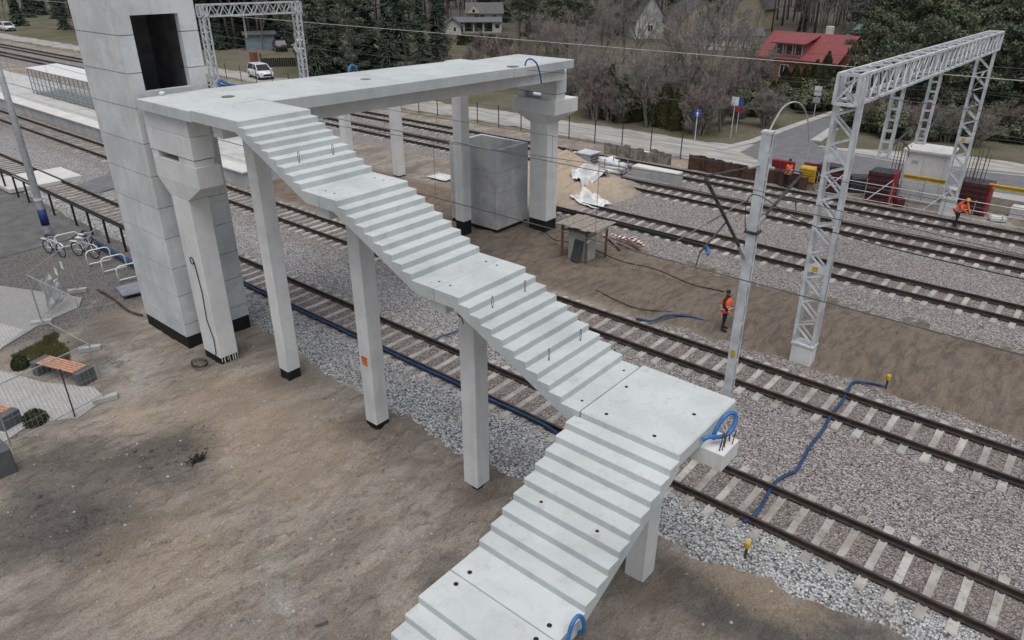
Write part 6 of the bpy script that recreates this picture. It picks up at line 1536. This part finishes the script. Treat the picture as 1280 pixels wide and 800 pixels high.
for i, (px, py, v, s) in enumerate(((976, 131, 2, 1.0), (988, 133, 0, .95), (1001, 131, 2, 1.05), (1013, 129, 0, 1.0), (1026, 126, 1, 1.0), (1042, 125, 2, .95), (1056, 123, 0, .9), (962, 139, 2, .8))):
    plant('thuja', 'thuja', v, G(px, py), s, '%s conifer from left in the hedge before the red roofed house' % ORD[[1, 2, 3, 4, 5, 6, 7, 0][i]], 'conifer', 'hedge conifers before the red roofed house')
for i in range(16):
    px = 930 + i * 9.5 + rnd.uniform(-4, 4); py = 140 - i * .9 + rnd.uniform(-8, 8)
    plant('bush', 'bush', i % 3, G(px, py), rnd.uniform(.8, 1.2), '%s low dark bush from left in the hedge along the asphalt road' % (ORD[i] if i < 12 else ['thirteenth', 'fourteenth', 'fifteenth', 'sixteenth'][i - 12]), 'bush', 'bushes along the asphalt road')
# big green trees at upper right
gt_ = [(1085, 118, 0, .9), (1110, 128, 1, 1.0), (1140, 140, 2, 1.0), (1172, 150, 0, 1.0), (1205, 155, 1, 1.05), (1236, 162, 2, 1.0), (1265, 160, 0, 1.05), (1300, 168, 1, 1.0), (1098, 100, 2, 1.1), (1130, 108, 0, 1.1), (1160, 112, 1, 1.2), (1195, 120, 2, 1.2), (1230, 124, 0, 1.2), (1262, 130, 1, 1.2), (1295, 130, 2, 1.2)]
for i, (px, py, v, s) in enumerate(gt_):
    row = [q[0] for q in gt_ if (q[1] > 117 and q[0] != 1195 and q[0] not in (1230, 1262, 1295)) == (i < 8)]
    plant('evergreen_tree', 'green', v, G(px, py), s, 'dense green tree at upper right, %s from left in the %s row' % (ORD[sorted(row).index(px) if px in row else i % 8], 'front' if i < 8 else 'rear'), 'tree', 'dense green trees at upper right')
for i in range(9):
    px = 1075 + i * 26 + rnd.uniform(-6, 6); plant('pine_tree', 'pine', i % 3, G(px, 92 + (i * 7) % 20), 1.0, 'tall pine rising behind the green trees at upper right, %s from left' % ORD[i], 'pine', 'tall pines at upper right')
for i in range(30):
    px = 1072 + i * 8 + rnd.uniform(-5, 5); py = 156 + i * .9 + rnd.uniform(-12, 10); g = G(px, py); k = rnd.uniform(.7, 1.1); scrub.append((g.x, max(g.y, 63), k, k, 'shrub' if i % 3 else 'bush', i % 2))
# hedges and shrubs by the cream house
g = G(595, 56); hg = thing('hedge', 'clipped dark green hedge in front of the cream house', 'hedge', (g.x, g.y, 0), facing(595)); m = MB()
def fh():
    a = rnd.choice((0, 1, 2)); x, y, z = rnd.uniform(-3.2, 3.2), rnd.uniform(-.5, .5), rnd.uniform(0, 1.5)
    if a == 0: z = 1.5
    elif a == 1: y = -.5
    return Vector((x + rnd.uniform(-.08, .08), y + rnd.uniform(-.08, .08), z + rnd.uniform(-.08, .08))), Vector((0, -1 if a == 1 else 0, 1))
leaf_cloud(m, 3000, fh, .10); m.build('foliage', 'box_shrub', hg, False, True); MB().box(-3.1, 3.1, -.4, .4, -.2, 1.4).build('inner_stems', 'bark', hg, False, True)
poly_sheet('lawn', [G(562, 53)[:2], G(630, 46)[:2], G(633, 53)[:2], G(585, 60)[:2], G(560, 58)[:2]], -.03, 'grass_green')
for i, (px, py) in enumerate(((556, 72), (630, 68), (600, 74))): plant('bare_shrub', 'shrub', i % 2, G(px, py), 1.3, 'leafless shrub on the slope below the cream house, %s from left' % ORD[[0, 2, 1][i]], 'shrub', 'shrubs below the cream house')
# ------------------------------------------------------------------ the wood behind: one mass
def gather(kind_list, spots, name, label, mats):
    import numpy as np
    V, F, MI = [], [], []; off = 0
    cache = {}
    for (x, y, s, sz, kind, v) in spots:
        for part, me in zip((0, 1), PROTO[kind][v]):
            key = (kind, v, part)
            if key not in cache:
                me.calc_loop_triangles(); n = len(me.vertices); a = np.empty(n * 3); me.vertices.foreach_get('co', a); t = np.empty(len(me.loop_triangles) * 3, dtype=np.int32); me.loop_triangles.foreach_get('vertices', t); cache[key] = (a.reshape(-1, 3), t.reshape(-1, 3), mats.index(me.materials[0].name))
            a, t, mi = cache[key]; th = rnd.uniform(0, 6.283); c_, s_ = math.cos(th), math.sin(th)
            b = np.empty_like(a); b[:, 0] = (a[:, 0] * c_ - a[:, 1] * s_) * s + x; b[:, 1] = (a[:, 0] * s_ + a[:, 1] * c_) * s + y; b[:, 2] = a[:, 2] * sz - .1
            V.append(b); F.append(t + off); MI.append(np.full(len(t), mi, dtype=np.int32)); off += len(a)
    V = np.concatenate(V); F = np.concatenate(F); MI = np.concatenate(MI)
    me = bpy.data.meshes.new(name); me.vertices.add(len(V)); me.vertices.foreach_set('co', V.ravel()); me.loops.add(len(F) * 3); me.loops.foreach_set('vertex_index', F.ravel().astype(np.int32)); me.polygons.add(len(F))
    me.polygons.foreach_set('loop_start', np.arange(0, len(F) * 3, 3, dtype=np.int32)); me.polygons.foreach_set('loop_total', np.full(len(F), 3, dtype=np.int32))
    for q in mats: me.materials.append(MAT[q])
    me.polygons.foreach_set('material_index', MI); me.update(); me.validate()
    o = bpy.data.objects.new(name, me); COL.objects.link(o); return stuff(o, label, 'wood')
PROTO['fpine'] = [pine_meshes(31, 15, 'far_pine', 2.6, .5, 26, 34, .38), pine_meshes(32, 16, 'far_pine', 2.4, .58, 24, 34, .38), pine_meshes(33, 14, 'far_pine', 2.9, .35, 28, 34, .38)]
PROTO['fspruce'] = [spruce_meshes(41, 11, 2.6, .55), spruce_meshes(42, 6, 2.2, .5)]
PROTO['fbare'] = [bare_meshes(34, 13, 'bark', 'twig', 4, 1, .42), bare_meshes(35, 14, 'bark', 'twig_red', 4, 1, .38)]
gather(None, scrub, 'thicket', 'tangled leafless brown thicket along the far side of the road', ['twig_red', 'twig', 'bark', 'bush', 'thuja'])
spots = []
def wood(px0, px1, d0, d1, n, pf, fs=.12):
    for i in range(n):
        px = px0 + (px1 - px0) * (i + rnd.random()) / n; x, y = at_dist(px, d0 + (d1 - d0) * rnd.random() ** .8)
        if y < 60: continue
        if rnd.random() < fs: spots.append((x, y, rnd.uniform(.8, 1.2), rnd.uniform(.8, 1.2), 'fspruce', rnd.randrange(2)))
        elif rnd.random() < pf: spots.append((x, y, rnd.uniform(.85, 1.2), rnd.uniform(.9, 1.25), 'fpine', rnd.randrange(3)))
        else: spots.append((x, y, rnd.uniform(.85, 1.2), rnd.uniform(.9, 1.25), 'fbare', rnd.randrange(2)))
wood(-60, 262, 152, 185, 130, .5, .45); wood(-60, 400, 175, 260, 80, .7, .3); wood(240, 400, 128, 170, 44, .5, .3); wood(380, 560, 130, 200, 50, .6)
wood(540, 660, 172, 260, 60, .5); wood(640, 960, 140, 200, 70, .5); wood(640, 1350, 190, 270, 120, .35); wood(1040, 1350, 120, 160, 50, .7); wood(940, 1080, 135, 185, 60, .25)
wood(-120, -40, 120, 160, 10, .5); wood(-60, 115, 150, 168, 90, .6, .75); wood(245, 400, 126, 140, 40, .6, .6)
gather(None, spots, 'wood', 'dark mixed wood closing the view along the top of the picture', ['bark', 'far_pine', 'twig', 'twig_red', 'spruce'])
